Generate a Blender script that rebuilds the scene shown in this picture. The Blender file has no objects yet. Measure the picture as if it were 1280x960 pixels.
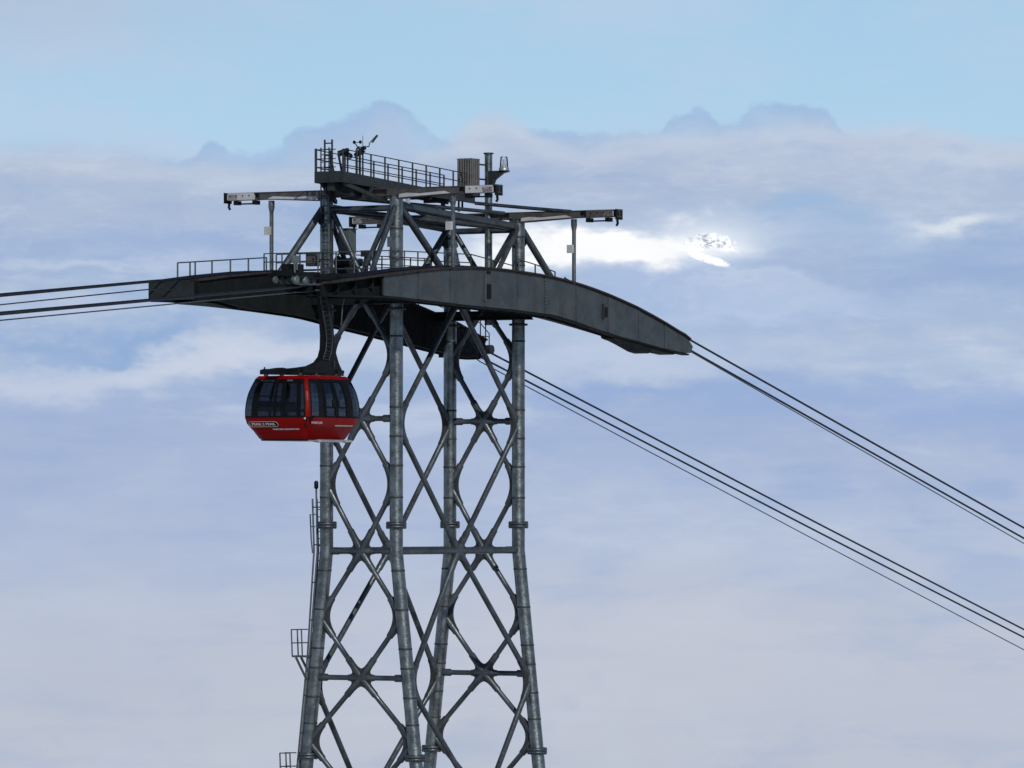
import bpy, math, random
from mathutils import Vector, Matrix
random.seed(7)
sc = bpy.context.scene
C = sc.collection
R = math.radians

# ------------------------------------------------------------------ camera
PITCH = math.atan(160 / 8000)
cam_d = bpy.data.cameras.new("camera"); cam = bpy.data.objects.new("camera", cam_d); C.objects.link(cam)
cam_d.sensor_width = 36; cam_d.lens = 36 * 8000 / 1280
cam_d.clip_start = 1; cam_d.clip_end = 60000
cam.location = (0, 0, 0); cam.rotation_euler = (R(90) + PITCH, 0, 0)
sc.camera = cam

# ------------------------------------------------------------------ view
sc.view_settings.view_transform = 'Standard'; sc.view_settings.look = 'None'
sc.view_settings.exposure = 0; sc.view_settings.gamma = 1

# ------------------------------------------------------------------ sun
SUN_AZ = R(17)     # to the right of the line back to the viewer
SUN_EL = R(30)
sdir = Vector((math.sin(SUN_AZ) * math.cos(SUN_EL), -math.cos(SUN_AZ) * math.cos(SUN_EL), math.sin(SUN_EL)))
sd = bpy.data.lights.new("sun", 'SUN'); sd.energy = 4.6; sd.angle = R(0.6); sd.color = (1, .95, .88)
sun = bpy.data.objects.new("sun", sd); C.objects.link(sun)
sun.rotation_euler = sdir.to_track_quat('Z', 'Y').to_euler(); sun.location = (60, 200, 80)

# ------------------------------------------------------------------ node helpers
def lin(r, g, b):
    f = lambda c: (c / 255 / 12.92) if c / 255 <= .04045 else ((c / 255 + .055) / 1.055) ** 2.4
    return (f(r), f(g), f(b), 1)

class NT:
    def __init__(s, nt): s.nt = nt; s.n = nt.nodes; s.l = nt.links
    def node(s, t, **k):
        n = s.n.new(t)
        for a, v in k.items(): setattr(n, a, v)
        return n
    def put(s, sock, v):
        if v is None: return
        if isinstance(v, bpy.types.NodeSocket): s.l.new(v, sock)
        else: sock.default_value = v
    def m(s, op, a, b=None, c=None, clamp=False):
        n = s.node('ShaderNodeMath', operation=op); n.use_clamp = clamp
        for i, v in enumerate((a, b, c)): s.put(n.inputs[i], v)
        return n.outputs[0]
    def mix(s, f, a, b, blend='MIX'):
        n = s.node('ShaderNodeMix', data_type='RGBA', blend_type=blend)
        s.put(n.inputs[0], f); s.put(n.inputs[6], a); s.put(n.inputs[7], b)
        return n.outputs[2]
    def smooth(s, x, lo, hi, a=0., b=1.):
        n = s.node('ShaderNodeMapRange', interpolation_type='SMOOTHSTEP')
        s.put(n.inputs[0], x)
        for i, v in enumerate((lo, hi, a, b)): s.put(n.inputs[i + 1], v)
        return n.outputs[0]
    def noise(s, vec, scale, detail=5, rough=.55, dist=0.):
        n = s.node('ShaderNodeTexNoise')
        s.put(n.inputs['Vector'], vec); n.inputs['Scale'].default_value = scale
        n.inputs['Detail'].default_value = detail; n.inputs['Roughness'].default_value = rough
        n.inputs['Distortion'].default_value = dist
        return n.outputs['Fac']
    def ramp(s, x, stops, interp='LINEAR'):
        n = s.node('ShaderNodeValToRGB'); cr = n.color_ramp; cr.interpolation = interp
        while len(cr.elements) < len(stops): cr.elements.new(.5)
        for e, (p, c) in zip(cr.elements, stops): e.position = p; e.color = c if len(c) == 4 else (*c, 1)
        s.put(n.inputs[0], x)
        return n.outputs[0]

# ------------------------------------------------------------------ world: sky above a sea of cloud
w = bpy.data.worlds.new("World"); sc.world = w; w.use_nodes = True
w.node_tree.nodes.clear()
T = NT(w.node_tree)
tc = T.node('ShaderNodeTexCoord'); sep = T.node('ShaderNodeSeparateXYZ'); T.l.new(tc.outputs['Generated'], sep.inputs[0])
X, Y, Z = sep.outputs
az = T.m('ARCTAN2', X, Y)
el = T.m('ARCSINE', Z)
def nvec(kx, kz, ox=0.):
    n = T.node('ShaderNodeCombineXYZ')
    T.put(n.inputs[0], T.m('MULTIPLY_ADD', X, kx, ox)); T.put(n.inputs[1], T.m('MULTIPLY', Y, kx)); T.put(n.inputs[2], T.m('MULTIPLY', Z, kz))
    return n.outputs[0]
E = lambda y: (640 - y) / 8000
A_ = lambda x: (x - 640) / 8000
warp = T.noise(nvec(1, 2.2), 55, 4, .6)
warp2 = T.noise(nvec(1, 2.2, 3.), 120, 3, .6)
el_w = T.m('ADD', el, T.m('MULTIPLY_ADD', warp, .016, -.008))
az_w = T.m('ADD', az, T.m('MULTIPLY_ADD', warp2, .012, -.006))
lo, hi = -.05, .10
tt = T.node('ShaderNodeMapRange'); T.put(tt.inputs[0], el_w); tt.inputs[1].default_value = lo; tt.inputs[2].default_value = hi
cl = T.ramp(tt.outputs[0], [((E(y) - lo) / (hi - lo), lin(*c)) for y, c in [
    (1000, (187, 194, 208)), (880, (192, 198, 211)), (780, (189, 197, 213)), (690, (182, 194, 217)), (610, (174, 189, 217)),
    (545, (164, 182, 215)), (500, (160, 180, 215)), (455, (174, 193, 219)), (415, (167, 188, 217)), (375, (165, 187, 217)),
    (335, (159, 181, 214)), (290, (166, 187, 216)), (245, (172, 189, 215)), (205, (178, 192, 216)), (150, (186, 201, 223))]])
# long soft streaks in the cloud deck
s1 = T.noise(nvec(1, 5.5), 20, 6, .58, .3)
s2 = T.noise(nvec(1, 4., 9.), 60, 5, .6, .2)
st = T.m('ADD', T.m('MULTIPLY', s1, .65), T.m('MULTIPLY', s2, .35))
# streaks are strongest in the middle of the deck, weak low down where it is even
stz = T.smooth(el, -.03, .02, .40, 1.)
cl = T.mix(T.m('MULTIPLY', T.smooth(st, .50, .66), T.m('MULTIPLY', stz, .55)), cl, lin(203, 213, 230))
cl = T.mix(T.m('MULTIPLY', T.smooth(st, .50, .36), T.m('MULTIPLY', stz, .60)), cl, lin(146, 172, 214))
mauve = T.noise(nvec(1, 3., 5.), 28, 3, .5)
stz3 = T.smooth(el, .004, .03, 0., 1.)
s3 = T.noise(nvec(1, 3.2, 15.), 130, 5, .62, .3)
cl = T.mix(T.m('MULTIPLY', T.smooth(s3, .52, .75), T.m('MULTIPLY', stz3, .32)), cl, lin(205, 216, 232))
cl = T.mix(T.m('MULTIPLY', T.smooth(s3, .48, .25), T.m('MULTIPLY', stz3, .32)), cl, lin(150, 178, 217))
cl = T.mix(T.m('MULTIPLY', T.smooth(mauve, .45, .7), .12), cl, lin(184, 189, 213))
pn = T.noise(nvec(1, 1.6, 23.), 42, 5, .6, .4)
cl = T.mix(T.m('MULTIPLY', T.smooth(pn, .52, .72), .38), cl, lin(196, 204, 219))
cl = T.mix(T.m('MULTIPLY', T.smooth(pn, .48, .28), .34), cl, lin(158, 177, 208))
def blob(x, y, wx, wy, col, k, tilt=0., warpy=True):
    global cl
    a = T.m('SUBTRACT', az_w if warpy else az, A_(x)); e = T.m('SUBTRACT', T.m('ADD', el_w if warpy else el, T.m('MULTIPLY', a, tilt)), E(y))
    d = T.m('ADD', T.m('POWER', T.m('ABSOLUTE', T.m('DIVIDE', a, wx / 8000)), 2.), T.m('POWER', T.m('ABSOLUTE', T.m('DIVIDE', e, wy / 8000)), 2.))
    f = T.m('MULTIPLY', T.m('EXPONENT', T.m('MULTIPLY', d, -1.)), k, clamp=True)
    cl = T.mix(f, cl, lin(*col))
blob(130, 650, 420, 110, (168, 182, 212), .55)
blob(130, 850, 260, 70, (178, 188, 206), .5)
blob(1100, 880, 300, 60, (186, 194, 212), .5)
blob(760, 800, 260, 60, (198, 201, 212), .5)
blob(830, 355, 150, 26, (146, 172, 217), .8)
blob(800, 482, 260, 20, (148, 172, 214), .85)
blob(1150, 500, 220, 26, (154, 177, 217), .7)
blob(1000, 262, 60, 12, (150, 184, 222), .7)
blob(1230, 330, 120, 26, (148, 174, 214), .6)
blob(930, 360, 120, 9, (196, 209, 229), .7)
blob(1060, 290, 110, 30, (158, 186, 220), .6)
blob(1140, 345, 150, 30, (156, 177, 215), .6)
blob(190, 430, 170, 14, (142, 172, 213), 1., -.10)
blob(60, 425, 90, 12, (146, 172, 213), .8)
blob(120, 335, 130, 10, (196, 208, 228), .7, -.05)
blob(250, 298, 160, 10, (156, 176, 214), .6)
blob(90, 385, 120, 14, (190, 202, 225), .6)
blob(60, 290, 150, 18, (155, 176, 215), .6)
blob(210, 315, 120, 16, (152, 176, 216), .5)
blob(290, 452, 230, 20, (204, 212, 229), .9, -.12)
blob(330, 425, 90, 18, (206, 213, 228), .6, -.1)
blob(40, 475, 120, 24, (196, 205, 225), .7)
blob(950, 385, 200, 24, (186, 203, 228), .8)
blob(760, 445, 200, 20, (190, 202, 226), .7)
blob(1200, 210, 90, 26, (196, 208, 226), .8)
blob(1190, 275, 60, 13, (214, 223, 235), 1.)
blob(560, 345, 130, 20, (222, 230, 240), .8)
blob(740, 313, 140, 28, (228, 236, 246), 1.1)
blob(775, 310, 95, 16, (255, 255, 255), 2.6)
blob(690, 318, 90, 14, (252, 253, 255), 1.4)
blob(885, 303, 58, 24, (226, 235, 246), 1.1, 0., False)
blob(855, 302, 40, 15, (255, 255, 255), 1.1)
# blue air above the deck
top_n = T.noise(nvec(1, 1.5, 2.), 90, 5, .6)
top_big = T.noise(nvec(1, 1., 7.), 16, 2, .5)
blue_t = T.node('ShaderNodeMapRange'); T.put(blue_t.inputs[0], el); blue_t.inputs[1].default_value = .05; blue_t.inputs[2].default_value = .30
blue = T.ramp(blue_t.outputs[0], [(0, lin(178, 211, 235)), (.12, lin(167, 204, 232)), (.5, lin(120, 172, 222)), (1, lin(92, 145, 205))])
veil = T.noise(nvec(1, 2.4, 11.), 22, 5, .6)
blue = T.mix(T.m('MULTIPLY', T.smooth(veil, .38, .72), .75), blue, lin(188, 205, 228))
va = T.m('SUBTRACT', az, A_(-60)); ve = T.m('SUBTRACT', el, E(-10))
vd = T.m('ADD', T.m('POWER', T.m('DIVIDE', va, 330 / 8000), 2.), T.m('POWER', T.m('DIVIDE', ve, 75 / 8000), 2.))
blue = T.mix(T.m('MULTIPLY', T.m('EXPONENT', T.m('MULTIPLY', vd, -1.)), .75), blue, lin(176, 192, 214))
# far cloud heads: a skyline of soft tops (height per direction), a shade darker and bluer than the deck
fc = T.node('ShaderNodeFloatCurve'); cu = fc.mapping.curves[0]
prof = [(0, 198), (200, 198), (238, 192), (252, 183), (265, 175), (280, 181), (300, 190), (340, 184), (372, 163), (405, 155), (440, 148), (462, 137), (482, 130), (500, 134),
        (515, 147), (533, 158), (550, 170), (600, 174), (650, 165), (690, 160), (740, 168), (815, 167), (832, 148), (850, 138), (870, 132), (890, 143), (910, 156), (930, 147), (955, 132), (1010, 135), (1040, 152), (1080, 175), (1280, 198)]
pts = [(x / 1280, 1 - (y - 100) / 100) for x, y in prof]
cu.points[0].location = pts[0]; cu.points[1].location = pts[-1]
for p in pts[1:-1]: cu.points.new(*p)
fc.mapping.update()
T.put(fc.inputs['Value'], T.m('DIVIDE', T.m('ADD', az, .08), .16, clamp=True))
hz = T.m('MULTIPLY_ADD', fc.outputs[0], 100 / 8000, E(200))
hz = T.m('ADD', hz, T.m('MULTIPLY_ADD', top_n, .0055, -.0027))
hz = T.m('ADD', hz, T.m('MULTIPLY_ADD', T.noise(nvec(1, 1.5, 31.), 330, 5, .65), .0026, -.0013))
ridge = T.m('MULTIPLY', T.smooth(T.m('SUBTRACT', hz, el), -.0004, .0010), T.smooth(T.noise(nvec(1, 1.6, 41.), 70, 4, .6), .30, .62, .55, 1.))
ridge_c = T.mix(T.smooth(T.m('SUBTRACT', hz, el), 0., .005), lin(160, 189, 223), lin(174, 194, 221))
air = T.mix(ridge, blue, ridge_c)
# near cloud deck top, ragged and soft
edge = T.m('ADD', T.m('MULTIPLY_ADD', top_n, .006, E(183) - .003), T.m('MULTIPLY_ADD', top_big, .010, -.005))
rb = T.m('SUBTRACT', az, A_(1120)); edge = T.m('ADD', edge, T.m('MULTIPLY', T.m('EXPONENT', T.m('MULTIPLY', T.m('POWER', T.m('DIVIDE', rb, 160 / 8000), 2.), -1.)), 24 / 8000))
rb = T.m('SUBTRACT', az, A_(900)); edge = T.m('ADD', edge, T.m('MULTIPLY', T.m('EXPONENT', T.m('MULTIPLY', T.m('POWER', T.m('DIVIDE', rb, 230 / 8000), 2.), -1.)), 13 / 8000))
rb = T.m('SUBTRACT', az, A_(615)); edge = T.m('ADD', edge, T.m('MULTIPLY', T.m('EXPONENT', T.m('MULTIPLY', T.m('POWER', T.m('DIVIDE', rb, 52 / 8000), 2.), -1.)), 50 / 8000))
deck = T.smooth(T.m('SUBTRACT', edge, el), -.0012, .0030)
rim = T.m('MULTIPLY', T.smooth(T.m('SUBTRACT', edge, el), -.001, .0015), T.smooth(T.m('SUBTRACT', edge, el), .006, .001))
cl = T.mix(T.m('MULTIPLY', rim, .35), cl, lin(203, 212, 226))
painted = T.mix(deck, air, cl)
sky = T.node('ShaderNodeTexSky', sky_type='NISHITA'); sky.sun_disc = False
sky.sun_elevation = SUN_EL; sky.sun_rotation = math.pi - SUN_AZ; sky.altitude = 1900; sky.air_density = 1.0; sky.dust_density = .6
bg1 = T.node('ShaderNodeBackground'); T.l.new(sky.outputs[0], bg1.inputs[0]); bg1.inputs[1].default_value = .09
bg2 = T.node('ShaderNodeBackground'); T.l.new(painted, bg2.inputs[0]); bg2.inputs[1].default_value = 1.0
mx = T.node('ShaderNodeMixShader'); T.put(mx.inputs[0], T.smooth(el, .12, .40))
T.l.new(bg2.outputs[0], mx.inputs[1]); T.l.new(bg1.outputs[0], mx.inputs[2])
wo = T.node('ShaderNodeOutputWorld'); T.l.new(mx.outputs[0], wo.inputs[0])
w.cycles.sampling_method = 'MANUAL'; w.cycles.sample_map_resolution = 1024

# ------------------------------------------------------------------ materials
MATS = {}
def mat(name, col, metal=0., rough=.5, vary=.25, scale=3., stain=None, stain_amt=0., bump=0., rvary=.12, spec=.5, coat=0.):
    m = bpy.data.materials.new(name); m.use_nodes = True; m.node_tree.nodes.clear(); t = NT(m.node_tree)
    b = t.node('ShaderNodeBsdfPrincipled'); o = t.node('ShaderNodeOutputMaterial'); t.l.new(b.outputs[0], o.inputs[0])
    g = t.node('ShaderNodeNewGeometry').outputs['Position']
    n = t.noise(g, scale, 5, .6)
    c0 = tuple(v * (1 - vary) for v in col) + (1,); c1 = tuple(min(1, v * (1 + vary)) for v in col) + (1,)
    c = t.mix(t.smooth(n, .3, .7), c0, c1)
    if stain:
        mp = t.node('ShaderNodeMapping'); t.l.new(g, mp.inputs[0]); mp.inputs['Scale'].default_value = (1, 1, .25)
        sn = t.noise(mp.outputs[0], scale * 1.7, 6, .65)
        c = t.mix(t.m('MULTIPLY', t.smooth(sn, .52, .72), stain_amt), c, (*stain, 1))
    t.put(b.inputs['Base Color'], c)
    b.inputs['Metallic'].default_value = metal
    rn = t.noise(g, scale * 3.3, 4, .6)
    t.put(b.inputs['Roughness'], t.smooth(rn, .3, .7, max(.02, rough - rvary), min(1, rough + rvary)))
    b.inputs['Specular IOR Level'].default_value = spec
    b.inputs['Coat Weight'].default_value = coat; b.inputs['Coat Roughness'].default_value = .08
    if bump:
        bn = t.node('ShaderNodeBump'); bn.inputs['Strength'].default_value = bump; bn.inputs['Distance'].default_value = .02
        t.put(bn.inputs['Height'], t.noise(g, scale * 4, 4, .6)); t.l.new(bn.outputs[0], b.inputs['Normal'])
    MATS[name] = m
    return m
mat('galvanised_tube', (.118, .132, .134), .92, .34, .35, 2.6, (.050, .060, .050), .55, .35, .08)
mat('galvanised_brace', (.042, .052, .060), .6, .44, .3, 2.0, (.040, .036, .034), .5, .2)
mat('node_plate', (.022, .026, .028), .30, .58, .25, 3.0, (.035, .025, .02), .4, .2, spec=.2)
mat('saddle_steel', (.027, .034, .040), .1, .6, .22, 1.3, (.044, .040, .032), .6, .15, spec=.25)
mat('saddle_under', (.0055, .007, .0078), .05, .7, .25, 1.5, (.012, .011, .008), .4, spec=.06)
mat('rusty_flange', (.017, .012, .010), .1, .75, .4, 2.5, (.02, .022, .017), .7, .3, spec=.2)
mat('dark_steel', (.016, .019, .021), .3, .5, .25, 3.0, (.024, .02, .016), .4, spec=.25)
mat('rail_steel', (.050, .060, .068), .5, .45, .2, 3.0)
mat('arm_steel', (.036, .034, .033), .2, .55, .3, 2.5, (.06, .055, .05), .5)
mat('pale_paint', (.25, .25, .26), .0, .5, .10, 3.0, (.3, .3, .3), .4)
mat('cabinet_steel', (.048, .048, .049), .3, .5, .2, 4.0, (.034, .032, .03), .6)
mat('panel_grey', (.050, .062, .066), .1, .5, .12, 2.0)
mat('cable_steel', (.006, .008, .014), .2, .5, .2, 6.0, spec=.2)
mat('haul_steel', (.035, .045, .055), .4, .45, .2, 6.0)
mat('saddle_inner', (.012, .016, .017), .1, .6, .25, 1.5, (.018, .015, .011), .5, spec=.10)
mat('red_paint', (.105, .0006, .0004), .0, .40, .10, 1.5, (.085, .0006, .0006), .4, 0, .06, .07, .0)
mat('black_frame', (.003, .0034, .004), .0, .45, .2, 3.0, spec=.06)
mat('black_steel', (.004, .005, .0055), .1, .5, .25, 4.0, (.008, .007, .006), .5, spec=.10)
mat('interior', (.03, .031, .033), .0, .7, .2, 2.0)
mat('white_print', (.24, .21, .225), .0, .5, .03, 3.0)
mat('grey_print', (.07, .075, .085), .0, .5, .03, 3.0)
mat('aluminium', (.22, .225, .24), .6, .4, .2, 5.0)
mat('rubber', (.02, .02, .02), .0, .8, .2, 3.0)
mat('wheel_grey', (.045, .062, .060), .2, .5, .2, 4.0)
mat('concrete', (.30, .29, .27), .0, .9, .15, .8)
def glass(name, tint, gloss=.10):
    m = bpy.data.materials.new(name); m.use_nodes = True; m.node_tree.nodes.clear(); t = NT(m.node_tree)
    tr = t.node('ShaderNodeBsdfTransparent'); tr.inputs[0].default_value = (*tint, 1)
    gl = t.node('ShaderNodeBsdfGlossy'); gl.inputs['Roughness'].default_value = .04; gl.inputs[0].default_value = (.8, .85, .9, 1)
    fr = t.node('ShaderNodeFresnel'); fr.inputs[0].default_value = 1.5
    m_ = t.node('ShaderNodeMixShader'); t.put(m_.inputs[0], t.m('MULTIPLY', fr.outputs[0], gloss / .04 * .5, clamp=True))
    t.l.new(tr.outputs[0], m_.inputs[1]); t.l.new(gl.outputs[0], m_.inputs[2])
    o = t.node('ShaderNodeOutputMaterial'); t.l.new(m_.outputs[0], o.inputs[0]); MATS[name] = m
glass('tinted_glass', (.45, .45, .47), .03)
glass('lamp_glass', (.86, .88, .93), .08)

# ------------------------------------------------------------------ tower frame: u across the line, v along the ropes, z up
TH = R(32); O = Vector((-3.683, 266.7, 0))
ca, sa = math.cos(TH), math.sin(TH)
def P(px, py, u=None, v=None):
    """the point (u, v, z) of the plane u = const or v = const that stands behind a measured image point"""
    x = (px - 640) / 8000; yv = (480 - py) / 8000
    d = Vector((x, math.cos(PITCH) - yv * math.sin(PITCH), math.sin(PITCH) + yv * math.cos(PITCH)))
    du = d.x * ca - d.y * sa; dv = d.x * sa + d.y * ca
    ou = -(O.x * ca - O.y * sa); ov = -(O.x * sa + O.y * ca)
    t = (u - ou) / du if u is not None else (v - ov) / dv
    return (ou + t * du, ov + t * dv, t * d.z)

class MB:
    def __init__(s): s.v = []; s.f = []; s.sm = []
    def add(s, vs, fs, smooth=False):
        b = len(s.v); s.v += [tuple(x) for x in vs]
        for f in fs: s.f.append([b + i for i in f]); s.sm.append(smooth)
        return s
    def tube(s, pts, rad, seg=12, caps=True):
        pts = [Vector(p) for p in pts]
        if not isinstance(rad, (list, tuple)): rad = [rad] * len(pts)
        rings = []; prev = None
        for i, p in enumerate(pts):
            d = (pts[min(i + 1, len(pts) - 1)] - pts[max(i - 1, 0)]).normalized()
            if prev is None:
                up = Vector((0, 0, 1)) if abs(d.z) < .9 else Vector((1, 0, 0))
                x = d.cross(up).normalized()
            else:
                x = (prev - d * prev.dot(d)).normalized()
            prev = x; y = d.cross(x)
            rings.append([p + (x * math.cos(2 * math.pi * k / seg) + y * math.sin(2 * math.pi * k / seg)) * rad[i] for k in range(seg)])
        vs = [q for r in rings for q in r]; fs = []
        for i in range(len(pts) - 1):
            for k in range(seg):
                fs.append((i * seg + k, i * seg + (k + 1) % seg, (i + 1) * seg + (k + 1) % seg, (i + 1) * seg + k))
        s.add(vs, fs, True)
        if caps:
            s.add(rings[0], [tuple(reversed(range(seg)))]); s.add(rings[-1], [tuple(range(seg))])
        return s
    def box(s, c, d, ax=None):
        c = Vector(c); ax = ax or (Vector((1, 0, 0)), Vector((0, 1, 0)), Vector((0, 0, 1)))
        vs = [c + ax[0] * (i * d[0] / 2) + ax[1] * (j * d[1] / 2) + ax[2] * (k * d[2] / 2) for i in (-1, 1) for j in (-1, 1) for k in (-1, 1)]
        return s.add(vs, [(0, 1, 3, 2), (4, 6, 7, 5), (0, 4, 5, 1), (2, 3, 7, 6), (0, 2, 6, 4), (1, 5, 7, 3)])
    def bar(s, p0, p1, wd, ht):
        p0 = Vector(p0); p1 = Vector(p1); d = (p1 - p0); L = d.length; d.normalize()
        up = Vector((0, 0, 1)) if abs(d.z) < .95 else Vector((1, 0, 0))
        x = d.cross(up).normalized(); y = x.cross(d)
        return s.box((p0 + p1) / 2, (wd, L, ht), (x, d, y))
    def prism(s, poly, fn, t0, t1):
        """poly of 2D points, fn(a, b, t) -> 3D"""
        n = len(poly); vs = [fn(a, b, t0) for a, b in poly] + [fn(a, b, t1) for a, b in poly]
        fs = [tuple(range(n)), tuple(reversed(range(n, 2 * n)))] + [(i, i + n, (i + 1) % n + n, (i + 1) % n) for i in range(n)]
        return s.add(vs, fs)
    def strip(s, top, bot, fn, t0, t1):
        """a beam between two profiles sampled at the same stations, as quads"""
        n = len(top)
        for i in range(n - 1):
            q = [top[i], top[i + 1], bot[i + 1], bot[i]]
            vs = [fn(a, b, t0) for a, b in q] + [fn(a, b, t1) for a, b in q]
            fs = [(0, 1, 2, 3), (7, 6, 5, 4), (0, 4, 5, 1), (2, 6, 7, 3)]
            if i == 0: fs.append((0, 3, 7, 4))
            if i == n - 2: fs.append((1, 5, 6, 2))
            s.add(vs, fs)
        return s
    def lathe(s, c, prof, seg=16, axis='Z'):
        c = Vector(c); vs = []
        for r, h in prof:
            for k in range(seg):
                a = 2 * math.pi * k / seg; x, y = r * math.cos(a), r * math.sin(a)
                vs.append(c + (Vector((x, y, h)) if axis == 'Z' else Vector((h, x, y)) if axis == 'X' else Vector((x, h, y))))
        fs = [(i * seg + k, i * seg + (k + 1) % seg, (i + 1) * seg + (k + 1) % seg, (i + 1) * seg + k) for i in range(len(prof) - 1) for k in range(seg)]
        s.add(vs, fs, True)
        s.add(vs[:seg], [tuple(reversed(range(seg)))]); s.add(vs[-seg:], [tuple(range(seg))])
        return s
    def mesh(s, name, m, org):
        me = bpy.data.meshes.new(name)
        me.from_pydata([(x - org[0], y - org[1], z - org[2]) for x, y, z in s.v], [], s.f)
        me.polygons.foreach_set('use_smooth', s.sm)
        import bmesh
        bm = bmesh.new(); bm.from_mesh(me); bmesh.ops.recalc_face_normals(bm, faces=bm.faces); bm.to_mesh(me); bm.free()
        me.materials.append(MATS[m]); me.update()
        return me

def world_of(p): return O + Vector((p[0] * ca + p[1] * sa, -p[0] * sa + p[1] * ca, p[2]))
ORG = {}
def tag(o, label, cat, group=None):
    o['label'] = label; o['category'] = cat
    if group: o['group'] = group
def thing(name, org, label, cat, group=None):
    o = bpy.data.objects.new(name, None); C.objects.link(o)
    o.location = world_of(org); o.rotation_euler = (0, 0, -TH); o.empty_display_size = .5
    ORG[o.name] = org; tag(o, label, cat, group)
    return o
def part(parent, name, mb, m, label=None):
    org = ORG[parent.name]
    o = bpy.data.objects.new(name, mb.mesh(name, m, org)); C.objects.link(o); o.parent = parent
    ORG[o.name] = org
    if label: o['label'] = label
    return o
def solo(name, mb, m, org, label, cat, group=None):
    o = bpy.data.objects.new(name, mb.mesh(name, m, org)); C.objects.link(o)
    o.location = world_of(org); o.rotation_euler = (0, 0, -TH); ORG[o.name] = org
    tag(o, label, cat, group)
    return o
def text_part(parent, txt, size, center, xdir, ydir, m, label=None, name='lettering', width=None):
    cu_ = bpy.data.curves.new('t', 'FONT'); cu_.body = txt; cu_.size = size; cu_.align_x = 'CENTER'; cu_.align_y = 'CENTER'; cu_.extrude = .004; cu_.offset = .004
    ob = bpy.data.objects.new('t', cu_); C.objects.link(ob)
    me = bpy.data.meshes.new_from_object(ob.evaluated_get(bpy.context.evaluated_depsgraph_get()))
    xs = [v.co.x for v in me.vertices]; wd = max(xs) - min(xs); k = (width / wd) if width else 1
    xd = Vector(xdir).normalized(); yd = Vector(ydir).normalized(); nd = xd.cross(yd); c = Vector(center)
    mb = MB(); mb.add([c + xd * (v.co.x * k) + yd * v.co.y + nd * v.co.z for v in me.vertices], [tuple(p.vertices) for p in me.polygons])
    bpy.data.objects.remove(ob); bpy.data.curves.remove(cu_); bpy.data.meshes.remove(me)
    return part(parent, name, mb, m, label)

# ------------------------------------------------------------------ ground under the tower (far below the frame)
GZ = -36.
def build_ground():
    mb = MB(); n = 48; Rm = 130
    vs = []; from mathutils import noise
    for i in range(n + 1):
        for j in range(n + 1):
            x = (i / n * 2 - 1) * Rm; y = (j / n * 2 - 1) * Rm; r = math.hypot(x, y)
            z = GZ - max(0, r - 14) ** 1.35 * .12 + (noise.noise(Vector((x, y, 0)) * .05) * 3 + noise.noise(Vector((x, y, 5)) * .2)) * min(1, max(0, r - 9) / 15)
            vs.append((x, y, z))
    mb.add(vs, [(i * (n + 1) + j, (i + 1) * (n + 1) + j, (i + 1) * (n + 1) + j + 1, i * (n + 1) + j + 1) for i in range(n) for j in range(n)], True)
    m = bpy.data.materials.new('snowy_ground'); m.use_nodes = True; m.node_tree.nodes.clear(); t = NT(m.node_tree)
    b = t.node('ShaderNodeBsdfPrincipled'); o_ = t.node('ShaderNodeOutputMaterial'); t.l.new(b.outputs[0], o_.inputs[0])
    g = t.node('ShaderNodeNewGeometry').outputs['Position']
    t.put(b.inputs['Base Color'], t.mix(t.smooth(t.noise(g, .15, 6, .6), .45, .55), (.12, .11, .10, 1), (.55, .57, .6, 1))); b.inputs['Roughness'].default_value = .9
    MATS['snowy_ground'] = m
    o = bpy.data.objects.new('ground', mb.mesh('ground', 'snowy_ground', (0, 0, 0))); C.objects.link(o)
    o.location = world_of((0, 0, 0)); o.rotation_euler = (0, 0, -TH); o['kind'] = 'structure'
build_ground()

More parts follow.
